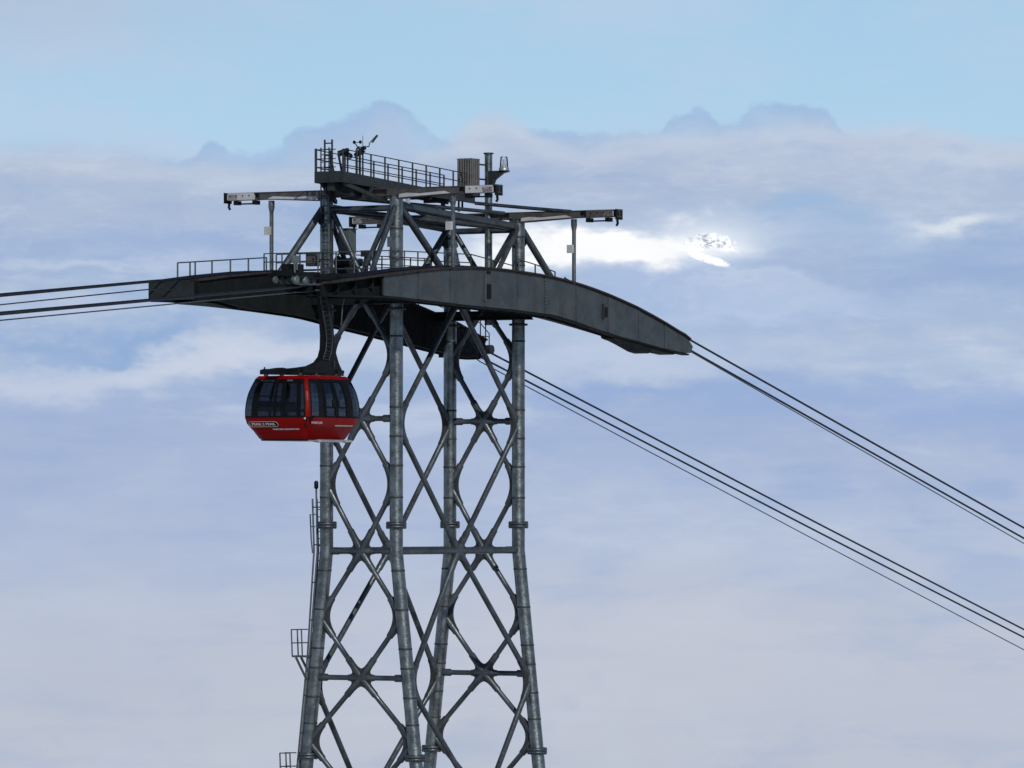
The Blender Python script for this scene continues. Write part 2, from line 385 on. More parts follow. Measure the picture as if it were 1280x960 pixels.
# ------------------------------------------------------------------ far snowy mountain showing through the cloud
def build_mountain():
    from mathutils import noise
    D = 14000.; k = D / 8000
    nx, nz = 150, 80; vs = []
    for i in range(nx + 1):
        for j in range(nz + 1):
            a = i / nx; b = j / nz
            px = 815 + a * 145
            top = 283 + 34 * (abs(px - 893) / 62) ** 1.7
            py = 352 + (top - 352) * b
            x = (px - 640) * k; z = (640 - py) * k
            q = Vector((x, z, 0)) * .018
            rid = 1 - abs(noise.noise(q)) * 2
            dep = D + (352 - py) * k * -1.1 * -1 + rid * 14 + noise.noise(q * 4) * 6 + noise.noise(q * 11) * 3.0
            z2 = z + (noise.noise(Vector((x * .03, 3, b))) * 9 + noise.noise(Vector((x * .11, 8, b))) * 4) * b
            vs.append((x, dep, z2))
    fs = [(i * (nz + 1) + j, (i + 1) * (nz + 1) + j, (i + 1) * (nz + 1) + j + 1, i * (nz + 1) + j + 1) for i in range(nx) for j in range(nz)]
    me = bpy.data.meshes.new('snowy_mountain'); org = Vector(((893 - 640) * k, D, (640 - 310) * k))
    me.from_pydata([tuple(Vector(v) - org) for v in vs], [], fs)
    me.polygons.foreach_set('use_smooth', [True] * len(fs))
    m = bpy.data.materials.new('snow_and_rock'); m.use_nodes = True; m.node_tree.nodes.clear(); t = NT(m.node_tree)
    b = t.node('ShaderNodeBsdfPrincipled'); b.inputs['Roughness'].default_value = .8
    tco = t.node('ShaderNodeTexCoord').outputs['Object']
    sp = t.node('ShaderNodeSeparateXYZ'); t.l.new(tco, sp.inputs[0])
    r1 = t.noise(tco, .11, 8, .72, .4); r2 = t.noise(tco, .016, 3, .6)
    rock = t.m('MULTIPLY', t.smooth(r1, .47, .53), t.smooth(r2, .40, .52))
    rock = t.m('MULTIPLY', rock, t.smooth(sp.outputs[2], -2., 10.))
    t.put(b.inputs['Base Color'], t.mix(rock, (.80, .81, .83, 1), (.24, .26, .31, 1)))
    # wreathing cloud: what the cloud hides thins out towards the edges
    nz_ = t.m('MULTIPLY_ADD', t.noise(tco, .024, 6, .62), 2.6, -1.3)
    sq = lambda v, k: t.m('POWER', t.m('ABSOLUTE', t.m('DIVIDE', v, k)), 2.)
    zc = t.m('SUBTRACT', 21., t.m('MULTIPLY', sq(t.m('ADD', sp.outputs[0], 14.), 1.), .0034))
    d1 = t.m('ADD', t.m('ADD', sq(t.m('SUBTRACT', sp.outputs[2], zc), 21.), t.m('POWER', sq(t.m('ADD', sp.outputs[0], 5.), 66.), 2.)), nz_)
    zt = t.m('MULTIPLY_ADD', sp.outputs[0], -.333, -25.)
    d2 = t.m('ADD', t.m('ADD', sq(t.m('SUBTRACT', sp.outputs[2], zt), 10.), t.m('POWER', sq(t.m('ADD', sp.outputs[0], 10.), 46.), 2.)), t.m('MULTIPLY', nz_, .6))
    alpha = t.m('MAXIMUM', t.smooth(d1, 1.3, -.5), t.smooth(d2, 1.35, -.1))
    tr = t.node('ShaderNodeBsdfTransparent'); mxs = t.node('ShaderNodeMixShader'); t.put(mxs.inputs[0], alpha)
    t.l.new(tr.outputs[0], mxs.inputs[1]); t.l.new(b.outputs[0], mxs.inputs[2])
    o_ = t.node('ShaderNodeOutputMaterial'); t.l.new(mxs.outputs[0], o_.inputs[0])
    me.materials.append(m)
    o = bpy.data.objects.new('mountain', me); C.objects.link(o); o.location = org; o['kind'] = 'structure'
build_mountain()

# ------------------------------------------------------------------ the tower
SP = .111
def lu(z): return 1.71 + max(0, -1.6 - z) * SP
VL = 4.72
def leg(su, sv, z): return Vector((su * lu(z), sv * VL, z))
TOPZ = {-1: 12.95, 1: 12.35}
RL = .275
tower = thing('lattice_tower', (0, 0, GZ), 'tall four legged grey steel lattice tower with crossed tube braces carrying the curved cable saddles', 'tower')
for su in (-1, 1):
    for sv in (-1, 1):
        zs = [TOPZ[sv], -1.6, -9.95, GZ]
        mb = MB().tube([leg(su, sv, z) for z in zs], RL, 24)
        lg = part(tower, 'leg', mb, 'galvanised_tube')
        for z in (-.45, -9.95, -18.5, -27):
            mb = MB(); c = leg(su, sv, z); d = Vector((0, 0, 1))
            mb.lathe((c.x, c.y, c.z - .09), [(RL + .02, -.12), (RL + .15, -.10), (RL + .15, -.015), (RL + .10, -.01), (RL + .10, .01), (RL + .15, .015), (RL + .15, .10), (RL + .02, .12)], 24)
            for k in range(10):
                a = 2 * math.pi * k / 10; mb.box((c.x + math.cos(a) * (RL + .10), c.y + math.sin(a) * (RL + .10), c.z - .09), (.045, .045, .30))
            part(lg, 'bolted_flange', mb, 'galvanised_brace')
        for z in (11.6, 10.4, 7.2, 4.3, 3.1, 1.9, .6, -2.4, -4.0, -5.6, -6.4, -7.6, -8.7):
            c = leg(su, sv, z); mb = MB().lathe(c, [(RL + .002, -.040), (RL + .013, -.025), (RL + .013, .025), (RL + .002, .040)], 24)
            part(lg, 'weld_seam', mb, 'node_plate')
        mb = MB(); c = leg(su, sv, GZ); mb.box((c.x, c.y, GZ - .3), (1.8, 1.8, 1.4)); part(tower, 'footing', mb, 'concrete')
        # cap plate
        c = leg(su, sv, TOPZ[sv]); mb = MB().box((c.x, c.y, c.z + .03), (.62, .62, .06)); part(lg, 'cap_plate', mb, 'arm_steel')

def brace(p0, p1, r=.108, rs=.142, s0=.98, s1=.98, name='brace', m='galvanised_brace'):
    p0 = Vector(p0); p1 = Vector(p1); L = (p1 - p0).length; d = (p1 - p0) / L
    if s0 + s1 > L * .9: s0 = s1 = L * .3
    return part(tower, name, MB().tube([p0, p0 + d * s0, p0 + d * (s0 + .07), p1 - d * (s1 + .07), p1 - d * s1, p1], [rs, rs, r, r, rs, rs], 12), m)

def gusset(node, targets, reach, hw=.130, thick=.13, name='gusset_plate'):
    """a plate at a node with concave edges between the members that meet there"""
    node = Vector(node); ds = [(Vector(t) - node).normalized() for t in targets]
    nrm = None
    for i in range(len(ds)):
        for j in range(i + 1, len(ds)):
            c = ds[i].cross(ds[j])
            if c.length > .2: nrm = c.normalized()
    ex = Vector((0, 0, 1)).cross(nrm).normalized(); ey = nrm.cross(ex)
    an = sorted((math.atan2(d.dot(ey), d.dot(ex)), i) for i, d in enumerate(ds))
    poly = []
    for q in range(len(an)):
        a0, i0 = an[q]; a1, i1 = an[(q + 1) % len(an)]
        gap = (a1 - a0) % (2 * math.pi)
        e0 = Vector((math.cos(a0), math.sin(a0))); n0 = Vector((-e0.y, e0.x)); e1 = Vector((math.cos(a1), math.sin(a1))); n1 = Vector((e1.y, -e1.x))
        r0 = reach[i0]; r1 = reach[i1]
        A = e0 * r0 + n0 * hw; B = e1 * r1 + n1 * hw
        if gap >= math.pi - .05:
            poly += [A, n0 * hw, n1 * hw, B] if gap < math.pi * 1.98 else [A, B]
            continue
        k = hw / math.tan(gap / 2) if gap < math.pi else 0
        Cc = e0 * k + n0 * hw
        for t in range(9):
            t /= 8; poly.append(A * (1 - t) ** 2 + Cc * 2 * t * (1 - t) + B * t * t)
    mb = MB().prism([(p.x, p.y) for p in poly], lambda a, b, t: node + ex * a + ey * b + nrm * t, -thick / 2, thick / 2)
    return part(tower, name, mb, 'node_plate')

midz = [8.85, 3.83, -1.6, -6.8, -12.1, -17.7, -23.4, -29.2]
legz = [6.45, 1.15, -4.33, -9.45, -14.9, -20.5, -26.3, -32.]
for sv in (-1, 1):
    dz0 = 0 if sv < 0 else -.2
    mids = [Vector((0, sv * VL, z + (dz0 if i == 0 else 0))) for i, z in enumerate(midz)]
    for i, lz in enumerate(legz):
        for su in (-1, 1):
            L = leg(su, sv, lz)
            tg = [mids[i]] + ([mids[i + 1]] if i + 1 < len(mids) else [])
            for mm in tg: brace(L, mm)
            up = leg(su, sv, lz + 1); dn = leg(su, sv, lz - 1)
            gusset(L, tg + [up, dn], [1.0] * len(tg) + [.9, .9])
    for i, mm in enumerate(mids):
        tg = []
        for su in (-1, 1):
            if i > 0: tg.append(leg(su, sv, legz[i - 1]))
            tg.append(leg(su, sv, legz[i]))
            if i > 0:
                e = leg(su, sv, mm.z); tg.append(e)
        gusset(mm, tg, [.62] * len(tg))
        if i > 0:
            for su in (-1, 1):
                e = leg(su, sv, mm.z)
                brace(mm, e, .108, .155, .42, .60, 'cross_tube')
mz2 = [8.8, -1.6, -12.3, -23.5]; lz2 = [3.65, -7.05, -17.9, -29.]
for su in (-1, 1):
    mids = [Vector((su * lu(z), 0, z)) for z in mz2]
    for i, lz in enumerate(lz2):
        for sv in (-1, 1):
            L = leg(su, sv, lz)
            tg = [mids[i]] + ([mids[i + 1]] if i + 1 < len(mids) else [])
            for mm in tg: brace(L, mm, .118, .148)
            gusset(L, [mids[i], leg(su, sv, lz + 1), leg(su, sv, lz - 1)] + ([mids[i + 1]] if i + 1 < len(mids) else []), [1.15, .9, .9] + ([1.15] if i + 1 < len(mids) else []))
    for i, mm in enumerate(mids):
        tg = [leg(s, 0, 0) for s in ()]
        for sv in (-1, 1):
            if i > 0: tg.append(leg(su, sv, lz2[i - 1]))
            tg.append(leg(su, sv, lz2[i]))
            if i in (1, 3): tg.append(leg(su, sv, mm.z))
        gusset(mm, tg, [.66] * len(tg))
    brace(leg(su, -1, -1.6), leg(su, 1, -1.6), .145, .145, .5, .5, 'cross_tube')
    brace(leg(su, -1, -23.5), leg(su, 1, -23.5), .165, .165, .5, .5, 'cross_tube')

# cross heads that carry the saddles, and short brackets
def PROF(v, tab):
    for (a, x), (b, y) in zip(tab, tab[1:]):
        if v <= b: 
            t = (v - a) / (b - a); return x + (y - x) * t
    return tab[-1][1]
def smoothtab(tab, n=60):
    """Catmull-Rom through a table"""
    out = []; P_ = [tab[0]] + tab + [tab[-1]]
    for i in range(1, len(P_) - 2):
        p0, p1, p2, p3 = P_[i - 1:i + 3]
        for s in range(8):
            t = s / 8; f = lambda k: .5 * (2 * p1[k] + (p2[k] - p0[k]) * t + (2 * p0[k] - 5 * p1[k] + 4 * p2[k] - p3[k]) * t * t + (3 * p1[k] - p0[k] - 3 * p2[k] + p3[k]) * t ** 3)
            out.append((p1[0] + (p2[0] - p1[0]) * t, f(1)))
    return out + [tab[-1]]
NU = lambda L: smoothtab([P(x, y, u=4.46)[1:] for x, y in L])
TOPT = NU([(412, 353), (440, 349.5), (487, 343), (540, 337), (571, 335), (602, 335), (634, 338), (681, 345), (716, 353.5), (755, 367), (794, 384), (825, 401), (858, 420), (864, 426)])
BOTT = NU([(412, 369), (440, 369.5), (487, 371), (540, 377), (602, 384), (649, 388.5), (681, 393), (700, 397), (762, 417), (801, 428), (834, 437), (858, 442), (864, 443)])
DEEP = smoothtab([P(x, y, u=2.4)[1:] for x, y in [(350, 369), (412, 369), (440, 370), (487, 371), (540, 377), (602, 385), (649, 391), (700, 403), (740, 414), (762, 420), (801, 431), (814, 434)]])
FT = smoothtab([P(x, y, u=-4.46)[1:] for x, y in [(187, 352), (230, 347)]] + [P(x, y, u=-2.4)[1:] for x, y in [(345, 341), (400, 344), (455, 358), (508, 379), (568, 405), (612, 430), (640, 447)]])
FB = smoothtab([P(x, y, u=-4.46)[1:] for x, y in [(187, 376), (215, 377), (300, 385), (380, 396), (420, 408), (490, 425), (560, 443), (600, 450)]])
FD = smoothtab([P(x, y, u=-4.46)[1:] for x, y in [(187, 376), (215, 377)]] + [P(x, y, u=-2.4)[1:] for x, y in [(300, 384.5), (380, 396), (420, 408), (490, 425), (560, 442), (585, 447), (612, 446)]])
def top(v, s=1): return PROF(v, TOPT if s > 0 else FT)
def bot(v, s=1): return PROF(v, BOTT if s > 0 else FB)
def deep(v, s=1): return PROF(v, DEEP if s > 0 else FD)
for sv in (-1, 1):
    z = 8.72 if sv < 0 else 8.30
    for y_ in (-.28, .28):
        mb = MB().box((0, sv * VL + y_, z), (4.4, .14, .3)); mb.box((0, sv * VL + y_, z + .17), (4.4, .26, .04)); mb.box((0, sv * VL + y_, z - .17), (4.4, .26, .04))
        part(tower, 'cross_head', mb, 'saddle_under')
    for su in (-1, 1):
        c = leg(su, sv, z - .40)
        mb = MB().lathe(c, [(RL + .01, -.05), (RL + .12, -.04), (RL + .12, .04), (RL + .01, .05)], 20)
        part(tower, 'collar', mb, 'node_plate')
# raking struts from the leg heads down to the saddles
def strut(p0, p1, r=.17, name='raking_strut'):
    p0 = Vector(p0); p1 = Vector(p1)
    part(tower, name, MB().tube([p0, p1], r, 12), 'galvanised_brace')
for su in (-1, 1):
    for sv in (-1, 1):
        zt = TOPZ[sv] - .25
        for dv in (-2.75, 2.75):
            v1 = sv * VL + dv
            strut((su * 1.75, sv * VL, zt), (su * 2.25, v1, top(v1, su) - .1), .150 if su * dv > 0 else .105)
        strut((su * 1.5, sv * VL, zt - .2), (0, sv * VL + .0, 9.7), .11)
# longitudinal and diagonal tubes tying the two crane arms together
for su in (-1, 1):
    strut((su * 1.71, -VL, 12.55), (su * 1.71, VL, 12.0), .17, 'tie_tube')
strut((-1.7, -VL, 12.45), (1.7, VL, 11.95), .13, 'tie_tube')
strut((1.7, -VL, 12.72), (-1.7, VL, 12.2), .13, 'tie_tube')
for sv, z in ((-1, 12.45), (1, 11.9)):
    strut((-1.7, sv * VL, z), (1.7, sv * VL, z), .13, 'tie_tube')
for su in (-1, 1):
    for sv in (-1, 1):   # plates at the leg heads
        zt = TOPZ[sv]
        gusset((su * 1.71, sv * VL, zt - .35), [(su * 1.71, sv * VL - 1, zt - 2.2), (su * 1.71, sv * VL + 1, zt - 2.2), (su * 1.71, sv * VL, zt)], [.9, .9, .3], .17, .1)

# --------------- ladders and landings on the tower
def ladder(parent, p0, p1, wdir, w=.42, r=.028, step=.3, m='rail_steel', cage=False, name='ladder'):
    p0 = Vector(p0); p1 = Vector(p1); wd = Vector(wdir).normalized(); L = (p1 - p0).length; d = (p1 - p0) / L
    mb = MB()
    for s in (-1, 1): mb.tube([p0 + wd * s * w / 2, p1 + wd * s * w / 2], r, 6)
    k = step
    while k < L:
        mb.tube([p0 + d * k - wd * w / 2, p0 + d * k + wd * w / 2], r * .7, 5); k += step
    return part(parent, name, mb, m)
ladder(tower, (-1.52, -VL - .42, 15.0), (-1.52, -VL - .42, 9.75), (1, 0, 0), .40, .032)
mb = MB()
for z in (14, 12, 10.2):
    for s in (-.22, .22): mb.bar((-1.52 + s * .9, -VL - .42, z), (-1.60 + s * .6, -VL - .2, z), .05, .05)
part(tower, 'ladder_bracket', mb, 'rail_steel')
def lo_side(z, off):
    k = max(0, min(1, (z + 5.9) / 6.85)); return Vector((-lu(z) - off * (.50 + .50 * k) + .02, -VL - .05 - .15 * (1 - k), z))
for off, zt in ((.50, .95), (.70, .55)):
    zs = [zt, -1.6, -4, -5.9, -10, -20, -33]
    mb = MB().tube([lo_side(z, off) for z in zs], .038, 6); part(tower, 'ladder_rail', mb, 'rail_steel')
    mb = MB().tube([lo_side(z, off) + Vector((0, .32, 0)) for z in zs], .038, 6); part(tower, 'ladder_rail', mb, 'rail_steel')
mb = MB(); z = .4
while z > -33:
    mb.tube([lo_side(z, .50) , lo_side(z, .50) + Vector((0, .32, 0))], .02, 5); z -= .3
part(tower, 'ladder_rungs', mb, 'rail_steel')
mb = MB(); z = .2
while z > -33:
    mb.bar(lo_side(z, .2), lo_side(z, .72), .06, .05); mb.bar(lo_side(z, .2) + Vector((0, .32, 0)), lo_side(z, .72) + Vector((0, .32, 0)), .06, .05); z -= 1.55
part(tower, 'ladder_bracket', mb, 'dark_steel')
mb = MB().lathe(lo_side(.95, .50) + Vector((0, 0, 0)), [(.05, 0), (.09, .05), (.09, .28), (.04, .34)], 10); part(tower, 'ladder_head', mb, 'black_steel')
# narrow hoop guard at the head of the lower ladder
mb = MB(); a = lo_side(-.1, .85)
mb.tube([a + Vector((.25, 0, 0)), a, a + Vector((.05, 0, -1.0)), a + Vector((.12, 0, -1.6))], .03, 6); mb.tube([a + Vector((.25, 0, -.5)), a + Vector((.03, 0, -.5))], .025, 6)
part(tower, 'hoop_guard', mb, 'rail_steel')
for zf in (-5.95, -11.05):
    u0 = -lu(zf) - 1.02; u1 = -lu(zf) - .22; va_, vb_ = -VL - .32, -VL + .12
    mb = MB(); mb.box(((u0 + u1) / 2, (va_ + vb_) / 2, zf), (u1 - u0, vb_ - va_, .08)); part(tower, 'landing', mb, 'rail_steel')
    mb = MB()
    for (u_, v_) in ((u0 + .02, va_), (u0 + .02, vb_), (u0 + .52, va_)): mb.tube([(u_, v_, zf), (u_ - .05, v_, zf + 1.1)], .030, 6)
    for h in (.55, 1.1):
        mb.tube([(u0 + .52 - .03, va_, zf + h + .01), (u0 - .03, va_, zf + h), (u0 - .03, vb_, zf + h), (u0 + .52 - .03, vb_, zf + h + .01)], .026, 6)
    part(tower, 'landing_railing', mb, 'rail_steel')
    mb = MB()
    for v_ in (va_ + .03, vb_ - .03): mb.bar((u0 + .18, v_, zf - .04), (-lu(zf - 1.0) - .2, v_, zf - .95), .06, .08)
    part(tower, 'landing_strut', mb, 'rail_steel')

# --------------- service deck between the legs at saddle height
def railing(parent, pts, h=1.05, rails=(.35, .7, 1.05), every=1.25, r=.028, m='rail_steel', foot=0., name='railing'):
    mb = MB(); pts = [Vector(p) for p in pts]
    for hh in rails: mb.tube([p + Vector((0, 0, hh)) for p in pts], r * .9, 6)
    for a, b in zip(pts, pts[1:]):
        L = (b - a).length; n = max(1, round(L / every))
        for i in range(n + 1):
            q = a + (b - a) * (i / n); mb.tube([q - Vector((0, 0, foot)), q + Vector((0, 0, h))], r * 1.15, 6)
    return part(parent, name, mb, m)
dk = 9.62
mb = MB().box((-1.2, -5.05, dk), (6.4, .9, .07)); part(tower, 'deck_plate', mb, 'dark_steel')
mb = MB().box((0, 0, dk - .02), (3.0, 9.0, .06)); part(tower, 'deck_plate', mb, 'dark_steel')
railing(tower, [(-4.3, -5.5, dk), (1.95, -5.5, dk)], every=.95)
railing(tower, [(1.95, -5.5, dk), (1.95, .6, dk + .05)], every=1.1)
railing(tower, [(-4.3, -4.6, dk), (-1.95, -4.6, dk), (-1.95, 4.2, dk + .05)], every=1.1)
railing(tower, [(1.95, .6, dk + .05), (1.95, 4.0, 9.3)], rails=(.5, 1.05), every=1.8)
# pole through the middle of the far arm
mb = MB().tube([(.22, VL, 7.9), (.22, VL, 15.15)], .165, 16); pole = part(tower, 'centre_pole', mb, 'galvanised_tube')
part(pole, 'cap_plate', MB().lathe((.22, VL, 15.17), [(.22, -.03), (.22, .03)], 16), 'dark_steel')
# gear on the service deck (boxes, winch and motor seen between the struts)
def gearbox(name, c, d, m, label, cat='box', handle=True):
    t_ = thing(name, (c[0], c[1], c[2] - d[2] / 2), label, cat)
    mb = MB().box(c, d); part(t_, 'housing', mb, m)
    mb = MB().box((c[0], c[1] - d[1] / 2 - .012, c[2]), (d[0] * .84, .024, d[2] * .86)); dr = part(t_, 'door', mb, m)
    if handle: part(dr, 'handle', MB().box((c[0] + d[0] * .3, c[1] - d[1] / 2 - .045, c[2]), (.03, .04, .14)), 'black_steel')
    mb = MB().box((c[0], c[1], c[2] + d[2] / 2 + .02), (d[0] + .08, d[1] + .08, .04)); part(t_, 'lid', mb, m)
    return t_
gearbox('control_cabinet', P(391, 325, v=-5.2), (.5, .3, .52), 'cabinet_steel', 'small pale grey cabinet fixed behind the deck railing beside the ladder leg', 'cabinet')
p = P(434, 302, v=-4.1); gearbox('switch_cabinet', p, (.55, .5, 1.0), 'panel_grey', 'plain dark grey upright cabinet hung on the strut just right of the ladder leg', 'cabinet')
p = P(432, 336, v=-3.6)
t_ = thing('hoist_winch', (p[0], p[1], dk), 'dark cable winch on the service deck under the upright grey cabinet', 'winch')
part(t_, 'stand', MB().box((p[0], p[1], dk + .25), (.9, .5, .5)), 'dark_steel'); part(t_, 'drum', MB().lathe((p[0] - .4, p[1], dk + .68), [(.30, 0), (.30, .06), (.2, .07), (.2, .73), (.30, .74), (.30, .8)], 18, 'X'), 'dark_steel')
part(t_, 'motor', MB().lathe((p[0] + .42, p[1], dk + .68), [(.17, 0), (.17, .35), (.08, .4)], 14, 'X'), 'panel_grey')
p = P(462, 326, v=-4.0)
t_ = thing('deck_hoist', (p[0], p[1], dk), 'dark chain hoist frame standing on the deck between the two near legs', 'hoist')
mb = MB(); mb.bar((p[0] - .35, p[1], dk), (p[0] - .15, p[1], dk + .95), .12, .12); mb.bar((p[0] + .35, p[1], dk), (p[0] + .15, p[1], dk + .95), .12, .12); part(t_, 'frame', mb, 'dark_steel')
part(t_, 'head', MB().box((p[0], p[1], dk + 1.02), (.62, .4, .26)), 'dark_steel'); part(t_, 'hook', MB().tube([(p[0], p[1], dk + .9), (p[0], p[1], dk + .55), (p[0] + .1, p[1], dk + .45)], .04, 8), 'black_steel')

# ------------------------------------------------------------------ the two saddles
def saddle(side, v0, v1, label):
    top = lambda v: globals()['top'](v, side); bot = lambda v: globals()['bot'](v, side); deep = lambda v: globals()['deep'](v, side)
    so = 4.46 * side; si = 2.25 * side
    sd_ = thing('cable_saddle', (3.35 * side, 0, 8.0), label, 'cable saddle', 'curved cable saddles on the tower')
    fn = lambda a, b, t: (t, a, b)
    def stations(a, b, n): return [a + (b - a) * i / n for i in range(n + 1)]
    vs = stations(v0, v1, 60)
    near = side > 0
    # outer girder: core, then cladding plates outside
    core = MB()
    vc = [v for v in vs if v > -9.7] if near else vs
    core.strip([(v, top(v) - .08) for v in vc], [(v, bot(v) + .06) for v in vc], fn, so - .10 * side, so - .16 * side)
    if near:
        vc = [v for v in vs if v < -9.4]
        core.strip([(v, top(v) - .08) for v in vc], [(v, bot(v) + .02) for v in vc], fn, so - .36 * side, so - .42 * side)
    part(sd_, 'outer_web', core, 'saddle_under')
    vf = stations(v0, v1 - .3, 56)
    mb = MB().strip([(v, top(v) + .05) for v in vf], [(v, top(v) - .02) for v in vf], fn, so + .12 * side, so - .34 * side)
    part(sd_, 'top_flange', mb, 'rusty_flange')
    mb = MB().strip([(v, bot(v) + .02) for v in vf], [(v, bot(v) - .05) for v in vf], fn, so - .004 * side, so - .34 * side)
    part(sd_, 'bottom_flange', mb, 'saddle_under')
    seams = [v0, -11.9, -9.85, -7.3, -4.9, -2.3, .25, 2.4, 4.9, 7.5, 10.0, 12.2, v1 + .0]
    seams = [s for s in seams if v0 <= s <= v1]
    if seams[-1] < v1 - .3: seams.append(v1)
    for i, (a, b) in enumerate(zip(seams, seams[1:])):
        if near and b <= -9.8: continue              # open bay at the entry end: web only
        g = .012; st = stations(a + g, b - g, 5); off = (.0, .012, -.006, .008)[i % 4]
        tp = [(v, top(v) - .03) for v in st]; bt = [(v, bot(v) + .03) for v in st]
        if b == seams[-1] and near:
            tp = tp[:-1] + [(b - .35, top(b - .35) - .03), (b + .02, top(b) - .25)]; bt = bt[:-1] + [(b - .5, bot(b - .5) + .03), (b - .16, bot(b) + .07)]
        mb = MB().strip(tp, bt, fn, so - .10 * side, so + (off) * side)
        part(sd_, 'cladding_plate', mb, 'saddle_steel')
    # stiffener ribs on the seams, proud of the plates
    for s in seams[1:-1]:
        if near and s < -9.95: continue
        mb = MB().strip([(s - .035, top(s) - .04), (s + .035, top(s) - .04)], [(s - .035, bot(s) + .04), (s + .035, bot(s) + .04)], fn, so - .05 * side, so + .035 * side)
        part(sd_, 'rib', mb, 'saddle_steel')
    # inner girder
    iv0, iv1 = v0 + (.2), v1 - (.5 if near else 1.7)
    vs2 = stations(iv0, iv1, 40)
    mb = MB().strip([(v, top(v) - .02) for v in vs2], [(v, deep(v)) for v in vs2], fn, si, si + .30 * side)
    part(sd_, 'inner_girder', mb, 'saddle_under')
    mb = MB().strip([(v, top(v) + .05) for v in vs2], [(v, top(v) - .018) for v in vs2], fn, si - .12 * side, si + .42 * side)
    part(sd_, 'inner_flange', mb, 'rusty_flange')
    # floor ribs and under-deck closing the slot from below on the girder bottoms
    s = iv0 + .7
    while s < iv1 - .2:
        for (ua, ub) in ((si + .3 * side, si + .78 * side), (so - .16 * side, so - .55 * side)):
            mb = MB().box(((ua + ub) / 2, s, top(s) - .30), (abs(ua - ub), .10, .36)); part(sd_, 'shoe_bracket', mb, 'saddle_under')
        s += 1.25
    for ul in (si + .62 * side, so - .62 * side):
        mb = MB().strip([(v, top(v) - .015) for v in vs2], [(v, top(v) - .14) for v in vs2], fn, ul - .1, ul + .1)
        part(sd_, 'rope_shoe', mb, 'dark_steel')
    # sloping soffit: the deep lower part of the box between girder and web
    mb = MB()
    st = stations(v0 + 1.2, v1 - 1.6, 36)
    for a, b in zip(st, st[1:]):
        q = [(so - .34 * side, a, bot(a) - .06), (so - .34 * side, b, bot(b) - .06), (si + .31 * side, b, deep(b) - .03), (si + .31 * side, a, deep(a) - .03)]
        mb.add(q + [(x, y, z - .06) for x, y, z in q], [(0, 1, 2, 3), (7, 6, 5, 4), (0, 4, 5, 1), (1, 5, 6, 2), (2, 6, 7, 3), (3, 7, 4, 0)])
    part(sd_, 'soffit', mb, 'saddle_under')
    return sd_
near_s = saddle(1, -13.8, 14.55, 'curved grey cable saddle with smooth outer plates, nearest the viewer, sloping down at its exit')
far_s = saddle(-1, -13.4, 10.1, 'dark cable saddle behind the tower legs with a walkway railing along one end')
# hatches and weld marks on the near plates
def on_plate(x0, y0, x1, y1, d, m, name, label=None):
    a = P(x0, y0, u=4.50); b = P(x1, y1, u=4.50)
    mb = MB().box((4.47 + d / 2, (a[1] + b[1]) / 2, (a[2] + b[2]) / 2), (.06 + d, abs(a[1] - b[1]), abs(a[2] - b[2])))
    part(near_s, name, mb, m, label)
on_plate(607, 355, 613.5, 373, .03, 'black_frame', 'hatch', 'narrow dark opening in the plate')
on_plate(605.3, 346, 607, 376, .04, 'rail_steel', 'hatch_frame')
on_plate(755, 384, 759, 396, .03, 'black_frame', 'hatch', 'narrow dark opening in the plate')
on_plate(753.4, 380, 754.6, 399, .04, 'dark_steel', 'hatch_frame')
on_plate(609, 339, 613, 342, .03, 'black_frame', 'lifting_eye')
for k in range(9):
    a = P(682.5, 350.5 + k * 4.1, u=4.52); part(near_s, 'bolt', MB().lathe((4.49, a[1], a[2]), [(.035, 0), (.035, .04), (.02, .06)], 8, 'X'), 'rail_steel')
# stepped guides under the exit end
for poly in ([(760, 418), (806, 432), (806, 440), (803, 442), (795, 439.5), (778, 430), (770, 426), (762, 423)], [(806.6, 432), (838, 438), (838, 441.5), (834, 443.5), (822, 441), (806.6, 437)]):
    mb = MB().prism([P(x, y, u=4.1)[1:] for x, y in poly], lambda p_, q_, t: (t, p_, q_), 3.7, 4.40)
    part(near_s, 'exit_guide', mb, 'saddle_under')
a = P(582, 448, u=-3.6); mb = MB().box((-3.6, a[1] - .5, a[2] + .22), (1.3, 1.3, .4)); part(far_s, 'exit_guide', mb, 'saddle_under')
a = P(611, 437, u=-2.4); mb = MB().lathe((-2.9, a[1] - .05, a[2]), [(.20, 0), (.20, .7)], 14, 'X'); part(far_s, 'end_roller', mb, 'dark_steel')
# exit-end maintenance frame on the far saddle
mb = MB(); Q = lambda x, y: P(x, y, u=-2.35)
for x, y0, y1 in ((600.5, 398, 424), (611.5, 417, 436), (607, 404, 428), (511, 371, 380), (523, 374, 382)): mb.tube([Q(x, y0), Q(x, y1)], .026, 6)
mb.tube([Q(600.5, 420), Q(611.5, 421)], .024, 6); mb.tube([Q(575, 392), Q(600.5, 404), Q(611.5, 417)], .022, 6); mb.tube([Q(505, 369), Q(530, 376), Q(575, 392)], .022, 6)
part(far_s, 'railing', mb, 'rail_steel')
